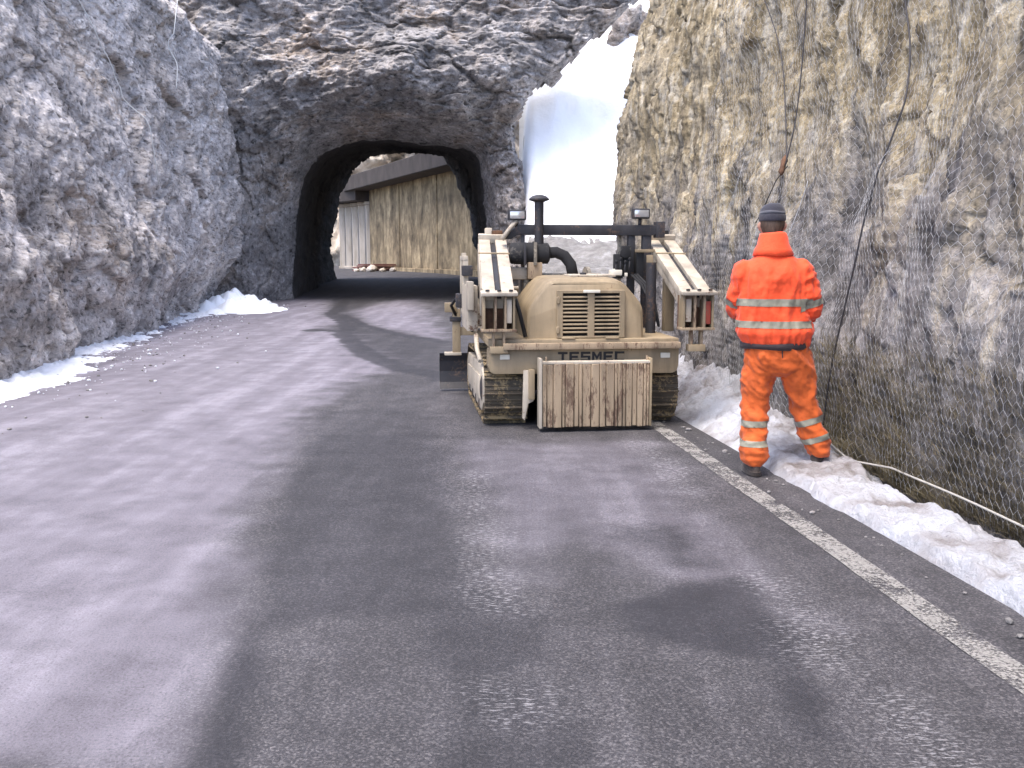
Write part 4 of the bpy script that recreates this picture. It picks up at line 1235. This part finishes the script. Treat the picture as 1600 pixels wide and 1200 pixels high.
def fuse(name, bm, voxel, m, parent, smooth_it=4, shape=None):
    """union of the pieces as one continuous skin"""
    bmesh.ops.recalc_face_normals(bm, faces=bm.faces)
    me = bpy.data.meshes.new(name + '_src'); bm.to_mesh(me); bm.free()
    o = bpy.data.objects.new(name + '_src', me); C.objects.link(o)
    md = o.modifiers.new('r', 'REMESH'); md.mode = 'VOXEL'; md.voxel_size = voxel; md.adaptivity = 0
    ms = o.modifiers.new('s', 'SMOOTH'); ms.iterations = smooth_it; ms.factor = .5
    dgx = bpy.context.evaluated_depsgraph_get()
    out = bpy.data.meshes.new_from_object(o.evaluated_get(dgx)); out.name = name
    bpy.data.objects.remove(o); bpy.data.meshes.remove(me)
    if shape is not None:
        k = len(out.vertices); V = np.zeros(k * 3); out.vertices.foreach_get('co', V); V = V.reshape(-1, 3)
        N = np.zeros(k * 3); out.vertices.foreach_get('normal', N); N = N.reshape(-1, 3)
        V = V + N * shape(V)[:, None]
        out.vertices.foreach_set('co', V.ravel()); out.update()
    for f in out.polygons: f.use_smooth = True
    out.materials.clear()
    return link(name, out, m, parent)

per = empty('person', (1.855, 6.56, 0), R(-6))
tag(per, 'person in orange hi-vis jacket and trousers standing with back turned at the snow edge', 'person')
SNOWF = .05                                        # right boot stands on the snow
LF, RF = (-.180, -.08), (.272, .045)
# body: one skin from head to ankles
bm = bmesh.new()
T = -.085                                          # the trunk hangs over the left leg
loft(bm, [((-.03, 0, .80), .13, .10), ((-.03, 0, .86), .165, .115), ((-.04, .0, .98), .155, .105), ((-.06, .01, 1.12), .145, .10), ((T, .0, 1.28), .165, .11), ((T, -.01, 1.40), .175, .11), ((T, .0, 1.48), .13, .085), ((T, .015, 1.53), .06, .06)])
limb(bm, [(T, .015, 1.50), (T, .035, 1.58), (T - .005, .055, 1.66)], [.062, .056, .056])
# head, bent forward
loft(bm, [((T - .005, .055, 1.600), .035, .045), ((T - .005, .075, 1.615), .056, .075), ((T - .005, .080, 1.65), .068, .090), ((T - .005, .070, 1.70), .076, .100), ((T - .005, .062, 1.75), .079, .102), ((T - .005, .058, 1.79), .074, .095), ((T - .005, .055, 1.82), .055, .072), ((T - .005, .055, 1.838), .025, .035)])
limb(bm, [(T - .005, .172, 1.705), (T - .005, .186, 1.680), (T - .005, .184, 1.668)], [.010, .014, .011], 8)
limb(bm, [(T - .035, .155, 1.722), (T + .025, .155, 1.722)], [.012, .012], 8)
limb(bm, [(T - .03, .158, 1.638), (T + .02, .158, 1.638)], [.008, .008], 8)
for sx in (-1, 1): limb(bm, [(T - .005 + sx * .079, .055, 1.675), (T - .005 + sx * .087, .047, 1.70), (T - .005 + sx * .085, .045, 1.72)], [.010, .015, .012], 8)
ARM_L = [(T - .150, .0, 1.395), (T - .188, .05, 1.27), (T - .200, .10, 1.155), (T - .15, .22, 1.09), (T - .065, .335, 1.06)]
ARM_R = [(T + .155, -.005, 1.395), (T + .205, .0, 1.27), (T + .238, .02, 1.145), (T + .215, .16, 1.10), (T + .11, .335, 1.075)]
for A_ in (ARM_L, ARM_R): limb(bm, A_, [.055, .048, .043, .038, .029])
LEG_L = [(-.125, 0, .84), (-.165, .01, .66), (-.175, .02, .47), (-.182, -.02, .28), (LF[0], LF[1] - .02, .09)]
LEG_R = [(.075, 0, .84), (.125, .02, .66), (.170, .045, .48), (.222, .045, .30), (RF[0], RF[1] - .01, .09 + SNOWF)]
for A_ in (LEG_L, LEG_R): limb(bm, A_, [.092, .080, .060, .054, .040])
# hands held together in front: palm, four fingers of unequal length, thumb
def hand(bm, wrist, fwd, sidev, flip):
    W = Vector(wrist); f = Vector(fwd).normalized(); s_ = Vector(sidev); s_ = (s_ - f * s_.dot(f)).normalized(); u = f.cross(s_)
    limb(bm, [W, W + f * .04, W + f * .085], [.026, .032, .030], 10)
    for k, ln in enumerate((.066, .076, .070, .054)):
        b0 = W + f * .085 + s_ * (.030 - .020 * k)
        b1 = b0 + f * ln * .5 - u * flip * ln * .12
        b2 = b1 + f * ln * .32 - u * flip * ln * .30
        b3 = b2 + f * ln * .10 - u * flip * ln * .30
        limb(bm, [b0 - f * .02, b0, b1, b2, b3], [.0095, .0095, .009, .0085, .0075], 8)
    t0 = W + f * .028 + s_ * .026
    limb(bm, [t0 - s_ * .012, t0, t0 + f * .032 + s_ * .020, t0 + f * .058 + s_ * .016 - u * flip * .012], [.012, .012, .0105, .009], 8)
hand(bm, ARM_L[-1], (.55, .60, -.25), (0, .3, 1), 1)
hand(bm, ARM_R[-1], (-.55, .60, -.25), (0, .3, 1), -1)
body = fuse('body', bm, .0075, M['skin'], per, 3)
n = NT('eye_white'); n.set(Base_Color=(.7, .68, .65), Roughness=.2); M['eye'] = n.m
for sx in (-1, 1):
    lathe('eye', [(0, -.010), (.008, -.006), (.010, 0), (.008, .006), (0, .010)], (T - .005 + sx * .030, .152, 1.708), M['eye'], body, (R(90), 0, 0), 10)

# jacket
def jacket_folds(V):
    x, y, z = V[:, 0], V[:, 1], V[:, 2]
    q = np.stack([x * 13, y * 13, z * 3.6], 1)
    f = 0.013 * ridged(q, 3, .5) * sstep(z, 1.50, 1.34)
    q2 = np.stack([x * 7 + z * 5, y * 7, z * 9 - x * 5], 1)
    armm = sstep(np.abs(x - T), .165, .21)
    f += .016 * ridged(q2 + 3, 3, .5) * armm
    f += .009 * fbm(np.stack([x * 5, y * 5, z * 5], 1), 3)
    # the blouse puffs above the hem
    f += .012 * np.exp(-((z - .985) / .035) ** 2)
    return f
bm = bmesh.new()
loft(bm, [((T + .03, .0, .905), .195, .138), ((T + .028, .0, .935), .210, .150), ((T + .024, .005, .985), .219, .160), ((T + .012, .005, 1.10), .217, .152), ((T + .004, .0, 1.24), .214, .146), ((T, -.005, 1.34), .206, .142), ((T, -.005, 1.41), .186, .130), ((T, .0, 1.47), .152, .113), ((T, .008, 1.53), .105, .095), ((T, .012, 1.55), .085, .085)], 28, 2.5)
limb(bm, ARM_L[:4] + [(T - .115, .295, 1.072)], [.088, .080, .072, .066, .052])
limb(bm, ARM_R[:4] + [(T + .155, .295, 1.085)], [.088, .084, .078, .072, .056])
jk = fuse('jacket', bm, .0105, M['hivis'], per, 6, jacket_folds)
# collar, standing up and folded over
def ring_strip(name, rings, m, parent, seg=30, thick=.007):
    V, F = [], []
    for (c, rx, ry, tilt) in rings:
        for k in range(seg):
            a = 2 * math.pi * k / seg
            V.append((c[0] + rx * math.cos(a), c[1] + ry * math.sin(a), c[2] + tilt * math.sin(a) + .004 * math.sin(3 * a + c[2] * 60)))
    for i in range(len(rings) - 1):
        for k in range(seg): F.append((i * seg + k, i * seg + (k + 1) % seg, (i + 1) * seg + (k + 1) % seg, (i + 1) * seg + k))
    me = bpy.data.meshes.new(name); me.from_pydata(V, [], F); me.update()
    bm = bmesh.new(); bm.from_mesh(me); bmesh.ops.recalc_face_normals(bm, faces=bm.faces)
    bmesh.ops.solidify(bm, geom=list(bm.faces), thickness=thick); bm.to_mesh(me); bm.free()
    for f in me.polygons: f.use_smooth = True
    return link(name, me, m, parent)
ring_strip('collar', [((T, .0, 1.505), .138, .118, .0), ((T, .004, 1.54), .126, .112, -.004), ((T, .012, 1.58), .106, .102, -.010), ((T, .02, 1.628), .096, .097, -.018), ((T, .022, 1.643), .091, .092, -.018)], M['hivis'], jk)
ring_strip('hem_band', [((T + .03, .0, .872), .222, .158, .0), ((T + .03, .0, .884), .234, .168, 0), ((T + .03, .0, .914), .236, .170, .0)], M['hem'], jk, 36, .006)

def tape(src, z0, z1, m, parent, cond=None, slant=0.0, grow=.0035, nrm=None, point=None):
    """band cut from the garment between two planes and lifted off it"""
    bm = bmesh.new(); bm.from_mesh(src.data)
    if nrm is None:
        nrm = Vector((slant, 0, 1)).normalized(); p0, p1 = Vector((0, 0, z0)), Vector((0, 0, z1))
    else:
        nrm = Vector(nrm).normalized(); p0, p1 = Vector(point) + nrm * z0, Vector(point) + nrm * z1
    bmesh.ops.bisect_plane(bm, geom=list(bm.verts) + list(bm.edges) + list(bm.faces), plane_co=p0, plane_no=nrm, clear_inner=True)
    bmesh.ops.bisect_plane(bm, geom=list(bm.verts) + list(bm.edges) + list(bm.faces), plane_co=p1, plane_no=nrm, clear_outer=True)
    if cond is not None:
        bad = [f for f in bm.faces if not cond(f.calc_center_median())]
        bmesh.ops.delete(bm, geom=bad, context='FACES')
    bm.normal_update()
    off = {v: v.normal.copy() for v in bm.verts}
    for v in bm.verts: v.co = v.co + off[v] * grow
    me = bpy.data.meshes.new('reflective_stripe'); bm.to_mesh(me); bm.free()
    for f in me.polygons: f.use_smooth = True
    me.materials.clear()
    return link('reflective_stripe', me, m, parent)
trunk = lambda c: abs(c.x - (T + .01)) < .245 and c.y < .22 and not (c.x > T + .195 and c.y > -.04)
tape(jk, 1.018, 1.066, M['reflective'], jk, trunk)
tape(jk, 1.165, 1.215, M['reflective'], jk, trunk)
va = Vector(ARM_R[2]) - Vector(ARM_R[1])
tape(jk, -.065, -.018, M['reflective'], jk, lambda c: c.x > T + .165 and c.y > -.12, nrm=va, point=ARM_R[2])
va = Vector(ARM_L[2]) - Vector(ARM_L[1])
tape(jk, -.065, -.018, M['reflective'], jk, lambda c: c.x < T - .16 and c.y > .0, nrm=va, point=ARM_L[2])

# trousers
def trouser_folds(V):
    x, y, z = V[:, 0], V[:, 1], V[:, 2]
    f = .017 * ridged(np.stack([x * 8 + z * 4, y * 8, z * 7 + x * 3], 1), 3, .5)
    f += .010 * ridged(np.stack([x * 4, y * 4, z * 18], 1) + 5, 2, .5) * sstep(z, .34, .14)
    f += .006 * fbm(np.stack([x * 16, y * 16, z * 10], 1), 2)
    return f
bm = bmesh.new()
loft(bm, [((-.03, 0, .70), .10, .09), ((-.03, 0, .76), .18, .130), ((-.035, 0, .84), .200, .140), ((-.045, 0, .93), .192, .130), ((-.05, 0, .96), .19, .125)], 26, 2.4)
limb(bm, [(-.125, 0, .82), (-.158, .01, .66), (-.170, .015, .47), (-.180, -.03, .28), (LF[0], LF[1] - .01, .140)], [.110, .096, .080, .074, .070])
limb(bm, [(.075, 0, .82), (.125, .02, .66), (.170, .045, .48), (.222, .045, .30), (RF[0], RF[1] - .005, .140 + SNOWF)], [.110, .098, .082, .076, .072])
tr_ = fuse('trousers', bm, .0105, M['hivis_trouser'], per, 5, trouser_folds)
lg = lambda c: c.x < .05
rg = lambda c: c.x >= .05
for z0, z1 in ((.205, .245), (.335, .378)):
    tape(tr_, z0, z1, M['reflective'], tr_, lg)
    nv = Vector(LEG_R[3]) - Vector(LEG_R[4])
    tape(tr_, z0 - .10 - .02, z1 - .10 - .02, M['reflective'], tr_, rg, nrm=nv, point=LEG_R[4])
tube('seam', [(-.028, -.150, .90), (-.022, -.146, .82), (-.016, -.118, .74), (-.02, -.08, .69)], .004, M['hem'], tr_, 6)

# boots
def boot(x, y, z, rz_):
    bm = bmesh.new()
    loft(bm, [((0, .045, .0), .046, .135), ((0, .045, .028), .050, .140), ((0, .045, .032), .046, .134), ((0, .040, .055), .046, .125), ((0, .015, .085), .044, .090), ((0, -.025, .115), .046, .058), ((0, -.032, .17), .048, .056)], 20, 2.3)
    o = bm_obj('boot', bm, M['boot'], per, True)
    o.location = (x, y, z); o.rotation_euler = (0, 0, rz_)
    return o
boot(LF[0], LF[1] + .01, .004, R(12)); boot(RF[0], RF[1] + .01, SNOWF - .01, R(-20))

# hair at the nape and a knitted cap
bm = bmesh.new()
loft(bm, [((T - .005, .025, 1.625), .045, .055), ((T - .005, .030, 1.65), .062, .070), ((T - .005, .036, 1.70), .080, .083), ((T - .005, .046, 1.75), .084, .090), ((T - .005, .05, 1.77), .070, .08)], 22)
hr = bm_obj('hair', bm, M['hair'], body, True)
bm = bmesh.new()
loft(bm, [((T - .005, .056, 1.735), .087, .110), ((T - .005, .056, 1.742), .090, .113), ((T - .005, .056, 1.775), .090, .112), ((T - .005, .056, 1.780), .086, .108), ((T - .005, .054, 1.815), .080, .098), ((T - .004, .050, 1.842), .060, .074), ((T, .048, 1.855), .030, .036)], 26)
cap = bm_obj('cap', bm, M['knit'], per, True)
ring_strip('cap_band', [((T - .005, .056, 1.782), .0865, .1085, .0), ((T - .005, .055, 1.802), .0845, .1045, .0)], M['knit_grey'], cap, 26, .003)
bm = bmesh.new()
loft(bm, [((T - .005, .165, 1.735), .060, .055), ((T - .005, .160, 1.748), .066, .060)], 18)
bm_obj('visor', bm, M['knit'], cap, True)
